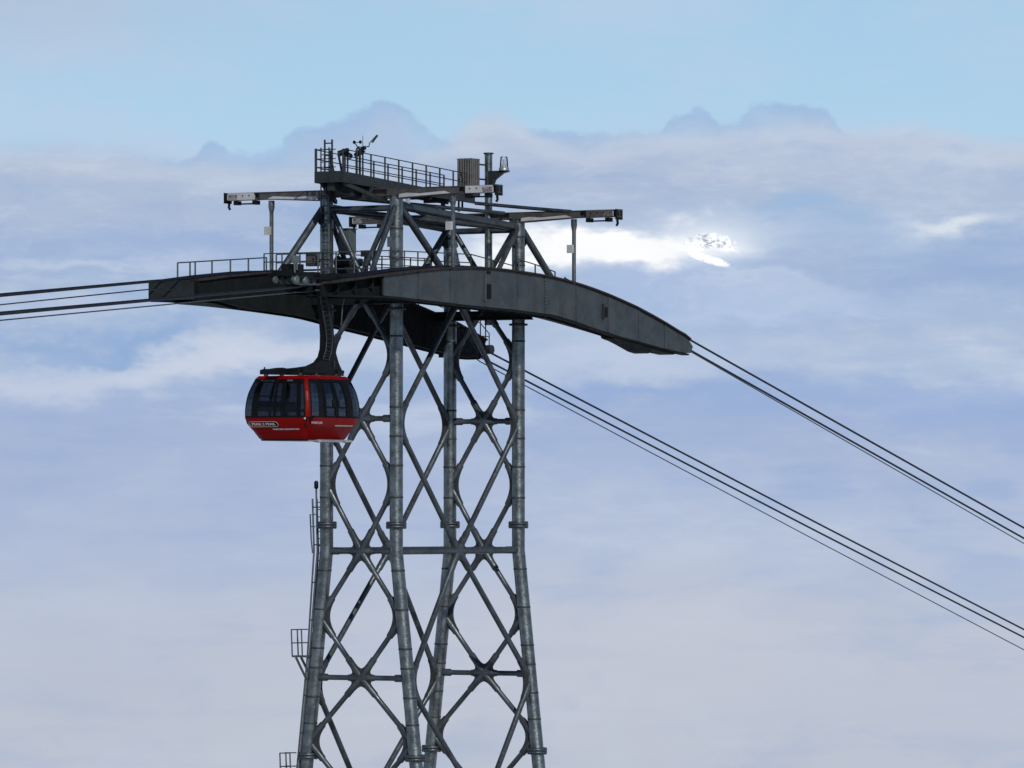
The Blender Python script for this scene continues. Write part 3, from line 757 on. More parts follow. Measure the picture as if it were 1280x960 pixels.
# walkway railing on the far saddle's entry half
xs = [222, 237.5, 244, 265, 288, 310.5, 333]
pu_ = []
for x in xs:
    y = 328.5 - (x - 222) / 111 * 6.5
    pu_.append(P(x, y, u=-4.05))
mb = MB()
for q in pu_:
    mb.tube([(q[0], q[1], top(q[1], -1) - .62), q], .035, 6)
    mb.box((q[0] - .03, q[1], top(q[1], -1) - .56), (.1, .14, .2))
mb.tube(pu_, .03, 6)
q0, q1 = pu_[-2], pu_[-1]; mb.tube([(q0[0], q0[1], q0[2] - .52), (q1[0], q1[1], q1[2] - .55), (q1[0], q1[1] + 1.2, q1[2] - .55)], .025, 6)
part(far_s, 'railing', mb, 'rail_steel')
mb = MB().strip([(v, top(v, -1) - .60) for v in (-13, -10, -7, -4, -1)], [(v, top(v, -1) - .66) for v in (-13, -10, -7, -4, -1)], lambda a, b, t: (t, a, b), -4.16, -3.95); part(far_s, 'toe_board', mb, 'dark_steel')
# pale recess on the far saddle's entry end
a = P(222, 360, u=-4.28); mb = MB().box((-4.26, a[1] + .6, a[2]), (.04, 1.9, .34)); part(far_s, 'side_plate', mb, 'saddle_inner')
a = P(211, 364, u=-4.28); mb = MB().box((-4.26, a[1], a[2]), (.05, .35, .75)); part(far_s, 'side_plate', mb, 'saddle_inner')
# end plates
for s_, u0_, u1_, v_ in ((far_s, -2.3, -4.5, -13.45),):
    for (a_, b_) in ((u0_, u1_),):
        part(s_, 'end_plate', MB().box(((a_ + b_) / 2, v_, 8.88), (abs(a_ - b_), .06, .72)), 'saddle_inner')
railing(near_s, [(2.0, 4.3, top(4.3)), (2.0, 5.6, top(5.6)), (2.0, 7.2, top(7.2))], rails=(.5, .98), h=.98, every=1.5)
railing(near_s, [(2.0, 8.0, top(8.0)), (2.0, 9.4, top(9.4) - .1)], rails=(.45, .9), h=.95, every=.75)
# hanger posts from the crane arms to the outer girders (three in view, one behind the leg)
def post(parent, u, v, zt, zb, box_z):
    pt = part(parent, 'hanger_post', MB().tube([(u, v, zt), (u, v, zt - .28), (u, v, zt - .5), (u, v, zb)], [.13, .13, .085, .085], 12), 'galvanised_tube')
    part(pt, 'junction_box', MB().box((u - .08, v - .17, box_z), (.26, .14, .34)), 'pale_paint')

# ------------------------------------------------------------------ the two crane arms
def crane_arm(sv, zc, label):
    v = sv * VL
    t_ = thing('crane_arm', (0, v, zc), label, 'crane arm', 'maintenance crane arms across the tower head')
    for s in (-1, 1):
        mb = MB(); mb.box((s * 3.35, v, zc + .14), (6.7, .44, .035)); mb.box((s * 3.35, v, zc), (6.7, .05, .25)); mb.box((s * 3.35, v, zc - .14), (6.7, .30, .035))
        part(t_, 'runway_beam', mb, 'arm_steel')
        # tapering haunch plates from the leg outwards
        fn = lambda a, b, t: (a * s, t, b)
        mb = MB()
        for y_ in (-.24, .20):
            mb.prism([(1.4, zc - .30), (2.4, zc - .26), (4.9, zc - .135), (4.9, zc + .10), (1.4, zc + .115)], fn, v + y_, v + y_ + .04)
        part(t_, 'haunch_plate', mb, 'arm_steel')
        mb = MB().prism([(2.0, zc - .24), (4.5, zc - .13), (4.2, zc - .03), (3.0, zc - .10), (2.4, zc - .06), (2.0, zc - .10)], fn, v - .262, v - .243)
        part(t_, 'pale_plate', mb, 'pale_paint')
        # trolley at the tip
        mb = MB().box((s * 5.85, v - .18, zc), (1.30, .12, .29)); mb.box((s * 5.85, v + .18, zc), (1.30, .12, .29)); tr = part(t_, 'trolley', mb, 'pale_paint' if not (sv > 0) else 'arm_steel')
        for k in range(4): part(tr, 'bolt', MB().lathe((s * 5.9 - .48 + k * .32, v - .26, zc + .03), [(.028, 0), (.028, .03)], 8, 'Y'), 'black_steel')
        mb = MB().box((s * 6.28, v - .23, zc - .02), (.5, .02, .22)); part(tr, 'pale_plate', mb, 'pale_paint')
        mb = MB()
        for k in (-.52, .42): mb.box((s * (5.75 + k), v, zc - .26), (.20, .3, .17))
        mb.box((s * 5.7, v, zc - .30), (.9, .08, .06)); part(t_, 'trolley_carrier', mb, 'black_steel')
        mb = MB().box((s * 6.66, v, zc - .05), (.07, .5, .44)); part(t_, 'end_stop', mb, 'black_steel')
        part(t_, 'tip_hook', MB().tube([(s * 6.58, v, zc - .2), (s * 6.6, v, zc - .44), (s * 6.54, v, zc - .52)], .055, 8), 'black_steel')
        post(t_, s * 4.46, v, zc - .2, top(v, s) - .05, zc - 1.45)
    mb = MB().box((0, v, zc - .16), (.5, .5, .2)); part(t_, 'centre_bracket', mb, 'dark_steel')
    return t_
crane_arm(-1, 13.10, 'long crane beam nearer the weather mast with pale drilled plates at both tips')
crane_arm(1, 12.48, 'long crane beam through the beacon pole, its tip reaching over the smooth plated saddle')
# light rods from the centre of the near arm to the tip of the far one
mb = MB().tube([P(594, 254, v=VL - .3), P(660, 260, v=VL - .3), P(714, 264.5, v=VL - .2)], .075, 8); part(tower, 'tie_rod', mb, 'galvanised_tube')
mb = MB().tube([(-1.1, -VL + .2, 12.95), (1.2, VL - .3, 12.6)], .08, 8); part(tower, 'tie_rod', mb, 'galvanised_brace')
# junction box on the near leg
p = P(489.5, 302, v=-4.9); part(tower, 'junction_box', MB().box(p, (.32, .18, .42)), 'panel_grey')
p = P(404.5, 281, v=-5.1); part(tower, 'junction_box', MB().box(p, (.2, .12, .12)), 'rail_steel')

# ------------------------------------------------------------------ top platform, sloping down to the far arm
def pz(v): return 13.78 - (v + 7.1) * .062
tp = thing('top_platform', (0, -2.4, 12.9), 'narrow sloping service platform with dark railings on the very top of the tower', 'platform')
fn = lambda a, b, t: (t, a, b)
mb = MB().strip([(-7.1, pz(-7.1)), (2.9, pz(2.9))], [(-7.1, pz(-7.1) - .07), (2.9, pz(2.9) - .07)], fn, -.62, .62); part(tp, 'grating', mb, 'dark_steel')
for s in (-1, 1):
    mb = MB().strip([(-7.13, pz(-7.13) + .10), (2.9, pz(2.9) + .06)], [(-7.13, pz(-7.13) - .36), (2.9, pz(2.9) - .20)], fn, s * .62, s * .70); part(tp, 'edge_beam', mb, 'dark_steel')
mb = MB().box((0, -7.13, pz(-7.1) - .12), (1.38, .07, .46)); part(tp, 'end_beam', mb, 'dark_steel')
for v_ in (-6.2, -5.2, -4.2, -3.2, -1.8, -.4, 1.0):
    part(tp, 'bearer', MB().box((0, v_, pz(v_) - .22), (1.24, .12, .26)), 'dark_steel')
for (u_, v_, zb) in ((-.5, -6.6, 13.1), (.5, -6.2, 13.05), (-.5, -4.72, 13.25), (.5, -4.72, 13.25), (0, 1.5, 12.3), (.5, -2, 12.7)):
    part(tp, 'stub_post', MB().bar((u_, v_, zb - .1), (u_, v_, pz(v_) - .2), .14, .14), 'pale_paint' if u_ > 0 and v_ > -6 else 'dark_steel')
for s in (-1, 1):   # brackets carrying the overhang
    part(tp, 'raking_bracket', MB().bar((s * .5, -6.9, pz(-6.9) - .35), (s * 1.2, -4.8, 12.75), .12, .16), 'dark_steel')
part(tp, 'under_beam', MB().bar((0, -7.0, pz(-7) - .5), (0, -3.0, 12.95), .34, .32), 'dark_steel')
def prail(u_, v0, v1, n):
    mb = MB()
    for k in range(n + 1):
        v_ = v0 + (v1 - v0) * k / n; mb.tube([(u_, v_, pz(v_)), (u_, v_, pz(v_) + 1.0)], .036, 6)
    for h in (.28, .62, 1.0): mb.tube([(u_, v0, pz(v0) + h), (u_, v1, pz(v1) + h)], .022, 6)
    part(tp, 'railing', mb, 'dark_steel')
prail(.66, -7.1, 2.3, 9); prail(-.66, -7.1, 2.6, 9)
mb = MB()
for h in (.28, .62, 1.0): mb.tube([(-.66, -7.1, pz(-7.1) + h), (.3, -7.1, pz(-7.1) + h)], .022, 6)
mb.tube([(-.66, -7.1, pz(-7.1) - .3), (-.66, -7.1, pz(-7.1) + 1.05)], .055, 6)
part(tp, 'railing', mb, 'dark_steel')
# ladder head poking above the platform
ladder(tp, (-.28, -6.75, pz(-6.75) - .2), (-.28, -6.75, pz(-6.75) + 1.45), (1, 0, 0), .36, .04, .25, 'dark_steel')
part(tp, 'gate_strut', MB().bar((-.05, -6.7, pz(-6.7)), (-.25, -6.7, pz(-6.7) + 1.0), .08, .08), 'dark_steel')
part(tp, 'gate_strut', MB().bar((.5, -6.9, pz(-6.9)), (.3, -6.9, pz(-6.9) + .85), .07, .07), 'dark_steel')
def hoop(parent, u_, v_, z0, h, r, m='dark_steel'):
    pts = [(u_, v_, z0), (u_, v_, z0 + h)] + [(u_, v_ + r * (1 - math.cos(a)), z0 + h + r * math.sin(a)) for a in (R(45), R(90), R(135), R(180))] + [(u_, v_ + 2 * r, z0 + .1)]
    part(parent, 'grab_hoop', MB().tube(pts, .045, 8), m)
hoop(tp, .3, -5.55, pz(-5.3), 1.12, .13)
hoop(tp, .3, 2.25, pz(2.3) - .6, 1.45, .14)
# floodlights
def floodlight(u_, v_, zb, h, aim, label):
    t_ = thing('floodlight', (u_, v_, zb), label, 'floodlight', 'floodlights on the top platform')
    part(t_, 'stand', MB().tube([(u_, v_, zb), (u_, v_, zb + h)], .04, 8), 'dark_steel')
    c = Vector((u_, v_, zb + h + .1)); a = Vector(aim).normalized()
    part(t_, 'bracket', MB().box((u_, v_, zb + h + .02), (.10, .20, .04)), 'dark_steel')
    part(t_, 'lamp_head', MB().tube([c - a * .26, c - a * .2, c + a * .12, c + a * .20], [.06, .10, .12, .13], 14), 'black_steel')
    part(t_, 'lens', MB().tube([c + a * .201, c + a * .215], .11, 14), 'lamp_glass')
p = P(429, 195, v=-6.3); floodlight(p[0], p[1], pz(-6.3), .88, (-.5, -.5, -.3), 'small dark floodlight nearest the open end of the top platform')
p = P(434.5, 199, v=-6.2); floodlight(p[0], p[1], pz(-6.2), .78, (.7, -.3, -.35), 'small dark floodlight on the thick stand beside the ladder head')
p = P(449.5, 191, v=-5.2); floodlight(p[0], p[1], pz(-5.2), .98, (.55, .3, .45), 'dark floodlight tilted up beside the weather mast')
# weather mast
p = P(453.5, 215, v=-5.0); mu, mv = p[0], p[1]
t_ = thing('weather_station', (mu, mv, 12.9), 'thin weather mast with wind cups and vane rising beside the platform railing', 'weather mast')
part(t_, 'mast', MB().tube([(mu, mv, 12.9), (mu, mv, 14.85), (mu, mv, 14.95), (mu, mv, 15.45)], [.040, .036, .016, .010], 8), 'dark_steel')
part(t_, 'cross_arm', MB().tube([(mu - .36, mv, 15.12), (mu - .28, mv, 15.0), (mu - .1, mv, 14.97), (mu + .3, mv, 14.98), (mu + .33, mv, 15.12)], .024, 6), 'dark_steel')
part(t_, 'clamp', MB().lathe((mu + .08, mv, 14.85), [(.05, 0), (.075, .04), (.075, .12), (.05, .16)], 10), 'black_steel')
cups = part(t_, 'cup_wheel', MB().tube([(mu - .44, mv, 15.17), (mu - .14, mv, 15.17)], .014, 6), 'black_steel')
for du in (-.44, -.14):
    part(cups, 'wind_cup', MB().lathe((mu + du - .05, mv, 15.18), [(.02, 0), (.06, .03), (.075, .08), (.07, .1)], 12, 'X'), 'black_steel')
vn = part(t_, 'wind_vane', MB().bar((mu + .33, mv, 15.13), (mu + .70, mv - .02, 15.42), .02, .03), 'dark_steel')
part(vn, 'vane_fin', MB().prism([(.42, 15.14), (.50, 15.12), (.76, 15.42), (.68, 15.46), (.5, 15.3)], lambda a, b, t: (mu + a, mv + t, b), -.008, .008), 'rail_steel')
# ribbed cabinet next to the pole
p = P(585.5, 234, v=3.6); cu0, cv0 = p[0], p[1]; zb = P(586, 234, v=3.6)[2]; zt = P(586, 200, v=3.6)[2]
t_ = thing('ribbed_cabinet', (cu0, cv0, zb), 'weathered grey ribbed cabinet on the platform end beside the beacon pole', 'cabinet')
part(t_, 'housing', MB().box((cu0, cv0, (zb + zt) / 2), (.70, .62, zt - zb)), 'cabinet_steel')
for k in range(6):
    part(t_, 'rib', MB().tube([(cu0 - .30 + k * .12, cv0 - .31, zb + .02), (cu0 - .30 + k * .12, cv0 - .31, zt + .03 + (k % 2) * .03)], .05, 8), 'cabinet_steel')
for k in range(4):
    part(t_, 'rib', MB().tube([(cu0 + .35, cv0 - .22 + k * .15, zb + .02), (cu0 + .35, cv0 - .22 + k * .15, zt + .02)], .055, 8), 'cabinet_steel')
part(t_, 'lid', MB().box((cu0, cv0, zt + .02), (.72, .66, .06)), 'cabinet_steel')
part(t_, 'base_frame', MB().box((cu0, cv0, zb - .2), (.8, .6, .4)), 'dark_steel')
for z in (zb + .35, zt - .18): part(t_, 'pole_clamp', MB().bar((cu0 + .3, cv0, z), (.22, VL - .05, z), .07, .07), 'dark_steel')
# beacon
p = P(630, 212, v=VL - .1); bu, bv, bz = p
t_ = thing('beacon_light', (bu, bv, bz - .5), 'clear glass beacon lamp on a curved bracket at the head of the pole', 'beacon')
part(t_, 'bracket', MB().prism([(.34, bz - .04), (bu + .22, bz - .04), (bu + .22, bz - .10), (bu - .05, bz - .16), (.62, bz - .42), (.40, bz - .95), (.36, bz - 1.0)], lambda a, b, t: (a, t, b), bv - .10, bv + .10), 'dark_steel')
b_ = part(t_, 'lamp_base', MB().lathe((bu, bv, bz), [(.22, -.04), (.22, .06), (.185, .10)], 18), 'aluminium')
part(b_, 'glass_dome', MB().lathe((bu, bv, bz), [(.18, .101), (.175, .3), (.15, .52), (.13, .55)], 18), 'lamp_glass')
part(b_, 'lamp_core', MB().lathe((bu, bv, bz), [(.09, .102), (.09, .22), (.05, .23), (.05, .42)], 12), 'pale_paint')

# ------------------------------------------------------------------ ropes
def rope(name, side, u_, drop, r, m, left, right, label, cat, group):
    """left/right: measured image points (x0, y0), (x1, y1) on the rope's own plane u = const"""
    pts = []
    l0 = Vector(P(*left[0], u=u_)); l1 = Vector(P(*left[1], u=u_)); dl = (l1 - l0) / (l1.y - l0.y)     # per metre of v
    r0 = Vector(P(*right[0], u=u_)); r1 = Vector(P(*right[1], u=u_)); dr = (r1 - r0) / (r1.y - r0.y)
    for k in (-120, -80, -45, -20): pts.append(l0 + dl * k)
    pts.append(l0)
    n = 18
    for i in range(1, n):
        v = l0.y + (r0.y - l0.y) * i / n
        z = top(max(-14.4, min(14.4, v)), side) + .07 - drop
        t_ = i / n
        zl = (l0 + dl * (v - l0.y)).z; zr = (r0 + dr * (v - r0.y)).z
        pts.append(Vector((u_, v, min(z, 99) if 0.02 < t_ < .98 else (zl if t_ < .5 else zr))))
    pts.append(r0)
    for k in (30, 80, 160, 260): pts.append(r0 + dr * k + Vector((0, 0, (k * k) * .00004)))
    mb = MB().tube(pts, r, 8)
    return solo(name, mb, m, (u_, 0, 9.0), label, cat, group)
g1 = 'thick track ropes'; g2 = 'thin haulage ropes'
rope('track_rope', 1, 3.80, 0, .048, 'cable_steel', ((372, 358.5), (0, 391)), ((861, 424), (1280, 661)), 'thick dark rope over the nearest saddle, uppermost of the three leaving that saddle', 'rope', g1)
rope('track_rope', 1, 2.92, 0, .048, 'cable_steel', ((368, 359), (0, 393)), ((864, 438.5), (1280, 674)), 'thick dark rope over the nearest saddle, middle of the three leaving that saddle', 'rope', g1)
rope('haul_rope', 1, 3.36, .42, .026, 'haul_steel', ((368, 365.5), (0, 400.5)), ((864, 440), (1280, 680.5)), 'thin grey rope below the two thick ones on the nearest saddle and the red cabin', 'rope', g2)
rope('track_rope', -1, -2.92, 0, .046, 'cable_steel', ((192, 351), (0, 368)), ((612, 440.5), (1280, 790)), 'thick dark rope over the saddle behind the legs, uppermost of its three', 'rope', g1)
rope('track_rope', -1, -3.80, 0, .046, 'cable_steel', ((190, 352), (0, 370)), ((600, 446), (1280, 800)), 'thick dark rope over the saddle behind the legs, middle of its three', 'rope', g1)
rope('haul_rope', -1, -3.36, .42, .026, 'haul_steel', ((188, 361.5), (0, 381)), ((600, 452), (1280, 815.5)), 'thin grey rope hanging lowest of all, from the saddle behind the legs', 'rope', g2)

# ------------------------------------------------------------------ the cable car
CU, CV = 3.6, -14.42
ztop = P(384, 470.2, u=CU + 1.2)[2]
car = thing('cable_car', (CU, CV, ztop - 2.55), 'red cable car cabin with dark windows hanging from its curved black arm beside the tower', 'cable car')
PR = [(0, 1.22, 1.50), (-.09, 1.29, 1.60), (-.30, 1.36, 1.70), (-.60, 1.47, 1.80), (-.95, 1.54, 1.87), (-1.30, 1.57, 1.90), (-1.62, 1.57, 1.90), (-1.85, 1.52, 1.84), (-2.16, 1.30, 1.66), (-2.42, 1.17, 1.50), (-2.47, 1.12, 1.45)]
def dims(z):
    for (a, w0, l0), (b, w1, l1) in zip(PR, PR[1:]):
        if z >= b: t = (z - a) / (b - a); return w0 + (w1 - w0) * t, l0 + (l1 - l0) * t
    return PR[-1][1:]
RC = .26
def shell(face, f, z, off=0.):
    """face 0: end towards the viewer's left (normal -v), 1: outer side (normal +u), 2: far end, 3: tower side; f 0..1 along it"""
    hw, hl = dims(z)
    A, B = (hw, hl) if face in (0, 2) else (hl, hw)
    a = -A + 2 * A * f
    d = abs(a) - (A - RC); dp = RC - math.sqrt(max(0, RC * RC - d * d)) if d > 0 else 0
    n = Vector((0, 1, 0))
    if d > 0: s_ = math.copysign(d / RC, a); n = Vector((s_, math.sqrt(max(0, 1 - s_ * s_)), 0))
    b = B - dp; a += n.x * off; b += n.y * off
    if face == 0: q = (a, -b)
    elif face == 1: q = (b, a)
    elif face == 2: q = (-a, b)
    else: q = (-b, -a)
    return Vector((CU + q[0], CV + q[1], ztop + z))
F45 = [RC * (1 - .7071) / (2 * (1.45 if f in (0, 2) else 1.85)) for f in range(4)]
def patch(mb, face, f0, f1, z0, z1, off0, off1, nf=6, nz=6, skew=0.):
    """a curved slab of the cabin skin between two offsets"""
    g = []
    for off in (off0, off1):
        for i in range(nf + 1):
            for j in range(nz + 1):
                g.append(shell(face, f0 + (f1 - f0) * i / nf + skew * (j / nz), z0 + (z1 - z0) * j / nz, off))
    W = nz + 1; H = (nf + 1) * W; fs = []
    for i in range(nf):
        for j in range(nz):
            q = (i * W + j, (i + 1) * W + j, (i + 1) * W + j + 1, i * W + j + 1)
            fs += [q, tuple(H + k for k in reversed(q))]
    for i in range(nf):
        fs += [(i * W, H + i * W, H + (i + 1) * W, (i + 1) * W), (i * W + nz, (i + 1) * W + nz, H + (i + 1) * W + nz, H + i * W + nz)]
    for j in range(nz):
        fs += [(j, j + 1, H + j + 1, H + j), (nf * W + j, H + nf * W + j, H + nf * W + j + 1, nf * W + j + 1)]
    mb.add(g, fs, False); return mb
# lower red body and floor, roof
def ring(z, off=0., n=10):
    out = []
    for f in range(4):
        for i in range(n): out.append(shell(f, F45[f] + (1 - 2 * F45[f]) * i / n, z, off))
    return out
def loft(zs, off=0., cap0=False, cap1=False):
    mb = MB(); rs = [ring(z, off) for z in zs]; n = len(rs[0]); vs = [p for r in rs for p in r]
    mb.add(vs, [(i * n + k, i * n + (k + 1) % n, (i + 1) * n + (k + 1) % n, (i + 1) * n + k) for i in range(len(zs) - 1) for k in range(n)], True)
    if cap0: mb.add(rs[0], [tuple(range(n))])
    if cap1: mb.add(rs[-1], [tuple(reversed(range(n)))])
    return mb
part(car, 'lower_body', loft([-1.62, -1.75, -1.85, -2.0, -2.16, -2.3, -2.42, -2.47], 0, True, True), 'red_paint')
part(car, 'sill_trim', loft([-2.43, -2.475, -2.52], -.02, True, True), 'black_frame')
part(car, 'roof', loft([.03, .0, -.05, -.10], .01, True, True), 'red_paint')
part(car, 'window_head', loft([-.10, -.22], -.004, True, True), 'black_frame')
# windows per face: (f0, f1) openings, with mullions filling the rest
WT, WB = -.22, -1.55
def side(face, openings, bars=()):
    cur = 0.0 + F45[face]; end = 1 - F45[face]
    for (a, b) in openings + [(end, end)]:
        if a - cur > .002: part(car, 'mullion', patch(MB(), face, cur, a, WT, WB, -.04, .0, max(1, int((a - cur) * 12))), 'black_frame')
        cur = b
    for (a, b) in openings:
        part(car, 'window_pane', patch(MB(), face, a, b, WT, WB, -.012, -.006, max(1, int((b - a) * 14))), 'tinted_glass')
    for (a, b, z0, z1) in bars: part(car, 'window_bar', patch(MB(), face, a, b, z0, z1, -.03, .005, 4, 1), 'black_frame')
    part(car, 'window_sill', patch(MB(), face, F45[face], end, WB, -1.625, -.03, .002, 10, 2), 'black_frame')
side(0, [(F45[0] + .005, .135), (.225, .465), (.500, .575), (.645, .82), (.875, .925)], [(.22, .58, -1.10, -1.20)])
side(1, [(.06, .20), (.34, .49), (.56, .70), (.83, 1 - F45[1] - .005)], [(.33, .71, -1.18, -1.25)])
side(2, [(F45[2] + .005, .14), (.20, .48), (.52, .80), (.86, 1 - F45[2] - .005)], [(.20, .80, -.72, -.76)])
side(3, [(F45[3] + .005, .17), (.24, .48), (.52, .76), (.83, 1 - F45[3] - .005)], [(.24, .76, -.72, -.76)])
# door leaves on the outer side (framing proud of the skin)
for a, b in ((.305, .515), (.525, .735)):
    mb = MB()
    for (p_, q_) in ((a, a + .022), (b - .022, b)): patch(mb, 1, p_, q_, -.16, -1.60, .0, .022, 1, 8)
    patch(mb, 1, a, b, -.16, -.21, .0, .022, 4, 1); patch(mb, 1, a, b, -1.54, -1.60, .0, .022, 4, 1)
    dr = part(car, 'door', mb, 'black_frame')
    part(dr, 'handle', patch(MB(), 1, (a + b) / 2 + (.06 if a < .4 else -.08), (a + b) / 2 + (.075 if a < .4 else -.065), -.9, -1.2, .02, .05, 1, 1), 'black_steel')
# red corner pillar nearest the viewer and its lamp
mb = MB(); patch(mb, 0, .948, 1 - F45[0], -.08, -1.60, .0, .022, 3, 12); patch(mb, 1, F45[1], .036, -.08, -1.60, .0, .022, 3, 12); part(car, 'corner_pillar', mb, 'red_paint')
mb = MB(); patch(mb, 2, .975, 1 - F45[2], -.08, -1.6, .0, .02, 3, 10); patch(mb, 2, F45[2], .03, -.08, -1.6, .0, .02, 3, 10); part(car, 'corner_pillar', mb, 'black_frame')
mb = MB()
pts_ = [(.80, -1.60), (1 - F45[0], -1.60), (1 - F45[0], -2.05), (.955, -1.93)]
g = [shell(0, f, z, .012) for f, z in pts_] + [shell(0, f, z, -.02) for f, z in pts_]; mb.add(g, [(0, 1, 2, 3), (7, 6, 5, 4), (0, 4, 5, 1), (1, 5, 6, 2), (2, 6, 7, 3), (3, 7, 4, 0)])
pts_ = [(F45[1], -1.60), (.10, -1.60), (.045, -1.80), (F45[1], -2.05)]
g = [shell(1, f, z, .012) for f, z in pts_] + [shell(1, f, z, -.02) for f, z in pts_]; mb.add(g, [(0, 1, 2, 3), (7, 6, 5, 4), (0, 4, 5, 1), (1, 5, 6, 2), (2, 6, 7, 3), (3, 7, 4, 0)])
tri = part(car, 'corner_fairing', mb, 'black_frame')
c_ = shell(0, .945, -1.66, .03); part(tri, 'marker_lamp', MB().lathe(c_, [(.045, -.02), (.045, .0), (.02, .02)], 10, 'Y'), 'pale_paint')
# cabin floor, benches, inner posts
part(car, 'floor', MB().box((CU, CV, ztop - 1.66), (2.7, 3.5, .05)), 'interior')
for s in (-1, 1):
    b_ = part(car, 'bench', MB().box((CU + s * 1.12, CV, ztop - 1.32), (.42, 2.9, .07)), 'interior')
    part(b_, 'bench_back', MB().box((CU + s * 1.31, CV, ztop - 1.12), (.05, 2.9, .36)), 'interior')
for v_ in (-.9, .9): part(car, 'grab_pole', MB().tube([(CU, CV + v_, ztop - 1.64), (CU, CV + v_, ztop - .1)], .02, 8), 'aluminium')
# lettering
def face_frame(face, f, z, off=.012):
    c = shell(face, f, z, off); x = (shell(face, f + .02, z, off) - shell(face, f - .02, z, off)).normalized(); y = (shell(face, f, z + .05, off) - shell(face, f, z - .05, off)).normalized()
    return c, x, y
lb = [o for o in car.children if o.name.startswith('lower_body')][0]
def badge_outline():
    c, x, y = face_frame(0, .30, -1.875, .018); n = x.cross(y)
    hw_, hh = .68, .115; pts = []
    for k in range(12): a = R(-90 + 180 * k / 11); pts.append((hw_ - hh + hh * math.cos(a), hh * math.sin(a)))
    for k in range(12): a = R(90 + 180 * k / 11); pts.append((-hw_ + hh + hh * math.cos(a), hh * math.sin(a)))
    mb = MB(); mb.tube([c + x * a + y * b for a, b in pts + pts[:1]], .009, 5); part(lb, 'badge_outline', mb, 'white_print')
    mb = MB().prism([(-.02, -hh * .86)] + [(a * .97, b * .86) for a, b in pts[:12]] + [(-.02, hh * .86)], lambda a, b, t: c + x * a + y * b + n * t, -.014, -.004); part(lb, 'badge_panel', mb, 'black_frame')
    text_part(lb, 'PEAK 2 PEAK', .155, c + n * .004, x, y, 'white_print', width=1.12)
badge_outline()
c, x, y = face_frame(0, .64, -2.08, .014); text_part(lb, 'WHISTLERBLACKCOMB.COM', .085, c, x, y, 'white_print', width=1.25)
c, x, y = face_frame(1, .155, -1.83, .012); text_part(lb, 'WHISTLER', .13, c, x, y, 'white_print', width=.8)
c, x, y = face_frame(1, .70, -1.93, .012); text_part(lb, 'WHISTLERBLACKCOMB.COM', .075, c, x, y, 'white_print', width=1.25)
wh = [o for o in car.children if o.name.startswith('window_head')][0]
c, x, y = face_frame(0, .30, -.165, .012); text_part(wh, 'WHISTLER', .10, c, x, y, 'grey_print', width=.62)
c, x, y = face_frame(0, .70, -.165, .012); text_part(wh, 'PEAK', .09, c, x, y, 'grey_print', width=.28)
# step and ski rack under the outer side
st_ = part(car, 'step', MB().box((CU + 1.36, CV - .1, ztop - 2.53), (.42, 2.4, .06)), 'aluminium')
part(st_, 'step_edge', MB().box((CU + 1.59, CV - .1, ztop - 2.53), (.03, 2.5, .10)), 'aluminium')
mb = MB()
for v_ in (-1.2, -.6, .1, .7, 1.0): mb.bar((CU + .9, CV + v_, ztop - 2.47), (CU + 1.58, CV + v_, ztop - 2.58), .08, .05)
part(st_, 'step_bracket', mb, 'dark_steel')
mb = MB()
for v_ in (-1.22, -1.1, .75, .95): mb.box((CU + 1.61, CV + v_, ztop - 2.53), (.012, .10, .07))
part(st_, 'reflector', mb, 'white_print')
# roof frame
uR = CU - .1
def V2(x, y, u_=None):
    p = P(x, y, u=u_ if u_ is not None else uR); return (p[1], p[2])
fnu = lambda a, b, t: (t, a, b)
mb = MB()
outl = [V2(329, 462.5), (V2(329, 468)), V2(426, 470), V2(423.5, 463), V2(419.5, 454), V2(415.5, 440), V2(413.5, 420), V2(412, 395), V2(409, 372), V2(408, 356), V2(399, 356), V2(400, 372), V2(402.5, 395), V2(404, 420), V2(403.5, 436), V2(401, 446), V2(395.5, 453), V2(386, 457.5), V2(372, 459.5), V2(356, 461), V2(350, 459.5), V2(343, 460.5), V2(338, 462)]
mb.prism(outl, fnu, uR - .16, uR + .16)
hang = part(car, 'hanger_arm', mb, 'black_steel')
part(car, 'roof_beam', MB().box((CU + .75, CV + .1, ztop + .22), (.14, 3.3, .14)), 'black_steel')
part(car, 'roof_beam', MB().box((CU - .85, CV + .1, ztop + .22), (.14, 3.3, .14)), 'black_steel')
for v_ in (-1.2, 1.3): part(car, 'roof_beam', MB().box((CU - .05, CV + v_, ztop + .23), (1.9, .16, .16)), 'black_steel')
for u_ in (-.85, .75):
    for v_ in (-1.3, -.2, 1.2): part(car, 'rubber_mount', MB().box((CU + u_, CV + v_, ztop + .09), (.12, .14, .14)), 'rubber')
q_ = V2(336, 463, CU - .8)[0]; mb = MB(); mb.box((CU - .8, q_ + .1, ztop + .25), (.3, .6, .12)); mb.tube([(CU - .8, q_ - .3, ztop + .12), (CU - .8, q_ - .3, ztop + .38)], .03, 6); part(car, 'roof_unit', mb, 'black_steel')
a = V2(408.5, 463); part(hang, 'pale_stripe', MB().bar((uR + .17, *V2(413.5, 459)), (uR + .17, *V2(413.5, 451)), .02, .05), 'rail_steel')
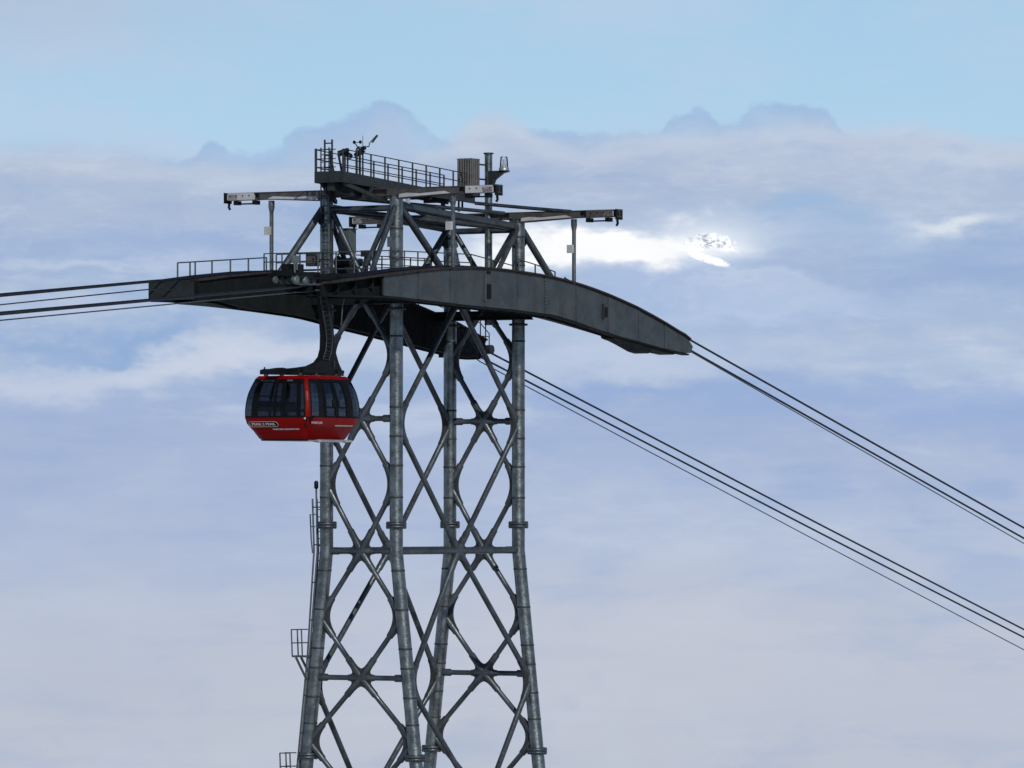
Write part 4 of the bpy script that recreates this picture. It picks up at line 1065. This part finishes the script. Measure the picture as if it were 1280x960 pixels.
# ladder on the arm
l_ = [V2(394.5, 370), V2(398, 390), V2(401, 408), V2(402.5, 424), V2(401.5, 438), V2(398, 449)]
r_ = [V2(401.5, 371), V2(405, 388), V2(408.2, 406), V2(409.8, 424), V2(408.5, 440), V2(405.5, 449.5)]
mb = MB(); ul = uR + .22
mb.tube([(ul, *q) for q in l_], .026, 6); mb.tube([(ul, *q) for q in r_], .026, 6)
for (q, s_) in zip(l_, r_): mb.tube([(ul, *q), (ul, *s_)], .02, 6)
for i in range(len(l_) - 1):
    for t in (.33, .66):
        q = [l_[i][k] * (1 - t) + l_[i + 1][k] * t for k in (0, 1)]; s_ = [r_[i][k] * (1 - t) + r_[i + 1][k] * t for k in (0, 1)]
        mb.tube([(ul, *q), (ul, *s_)], .02, 6)
part(hang, 'ladder', mb, 'dark_steel')
# carriage running on the track ropes
cu_, cz = 3.36, 9.12
va, vb = P(352, 350, u=3.36)[1], P(416, 350, u=3.36)[1]
carr = None
mb = MB()
for s in (-.62, .62): mb.box((cu_ + s, (va + vb) / 2, cz + .18), (.06, vb - va, .22))
mb.box((cu_, (va + vb) / 2 - .3, cz + .25), (1.3, .5, .22)); mb.box((cu_, vb - .55, cz + .2), (1.3, .4, .3)); mb.box((cu_, va + .4, cz + .3), (1.3, .3, .2))
carr = part(car, 'carriage', mb, 'black_steel')
n = 8
for k in range(n):
    v_ = va + .22 + (vb - va - .44) * k / (n - 1)
    for s in (-.44, .44):
        part(carr, 'wheel', MB().lathe((cu_ + s - .05, v_, cz + .03), [(.13, 0), (.15, .01), (.125, .04), (.125, .07), (.15, .09), (.13, .1)], 16, 'X'), 'wheel_grey' if k < 4 else 'dark_steel')
part(carr, 'brake_unit', MB().box((cu_ + .1, P(364, 343, u=3.4)[1], cz + .42), (.6, .7, .46)), 'black_steel')
part(carr, 'wheel_housing', MB().lathe((cu_ + .55, P(371, 353, u=4)[1], cz + .0), [(.17, 0), (.19, .03), (.17, .12), (.1, .14)], 18, 'X'), 'wheel_grey')
part(carr, 'wheel_housing', MB().lathe((cu_ + .55, P(382, 353, u=4)[1], cz + .0), [(.15, 0), (.17, .03), (.15, .12), (.08, .14)], 18, 'X'), 'wheel_grey')
part(carr, 'tow_ring', MB().tube([(cu_ + .66, P(410, 361, u=4)[1] + .2 * math.cos(a), cz - .2 + .1 * math.sin(a) * 1.1) for a in [2 * math.pi * k / 12 for k in range(13)]], .022, 6, False), 'rail_steel')
mb = MB(); mb.bar((cu_ + .6, va + .3, cz - .16), (cu_ + .6, vb - .9, cz - .10), .05, .06); mb.bar((cu_ + .6, va + 1.5, cz - .36), (cu_ + .6, vb - 1.4, cz - .34), .05, .05); part(carr, 'guard_rail', mb, 'rail_steel')
mb = MB(); 
for s_ in (0, .28): mb.tube([(cu_ + .5, P(367 + s_ * 10, 330, u=3.8)[1], cz + .3), (cu_ + .5, P(366 + s_ * 10, 330, u=3.8)[1], cz + .95)], .04, 6)
mb.box((cu_ + .5, P(367.5, 330, u=3.8)[1], cz + .82), (.1, .42, .3)); part(carr, 'grip_unit', mb, 'panel_grey')
part(carr, 'hose', MB().tube([(cu_ + .5, vb - .2, cz + .1), (cu_ + .6, vb + .05, cz - .3), (cu_ + .5, vb - .05, cz - .9), (cu_ + .4, vb + .0, cz - 1.7)], .025, 6), 'rail_steel')
print('objects', len(bpy.data.objects))
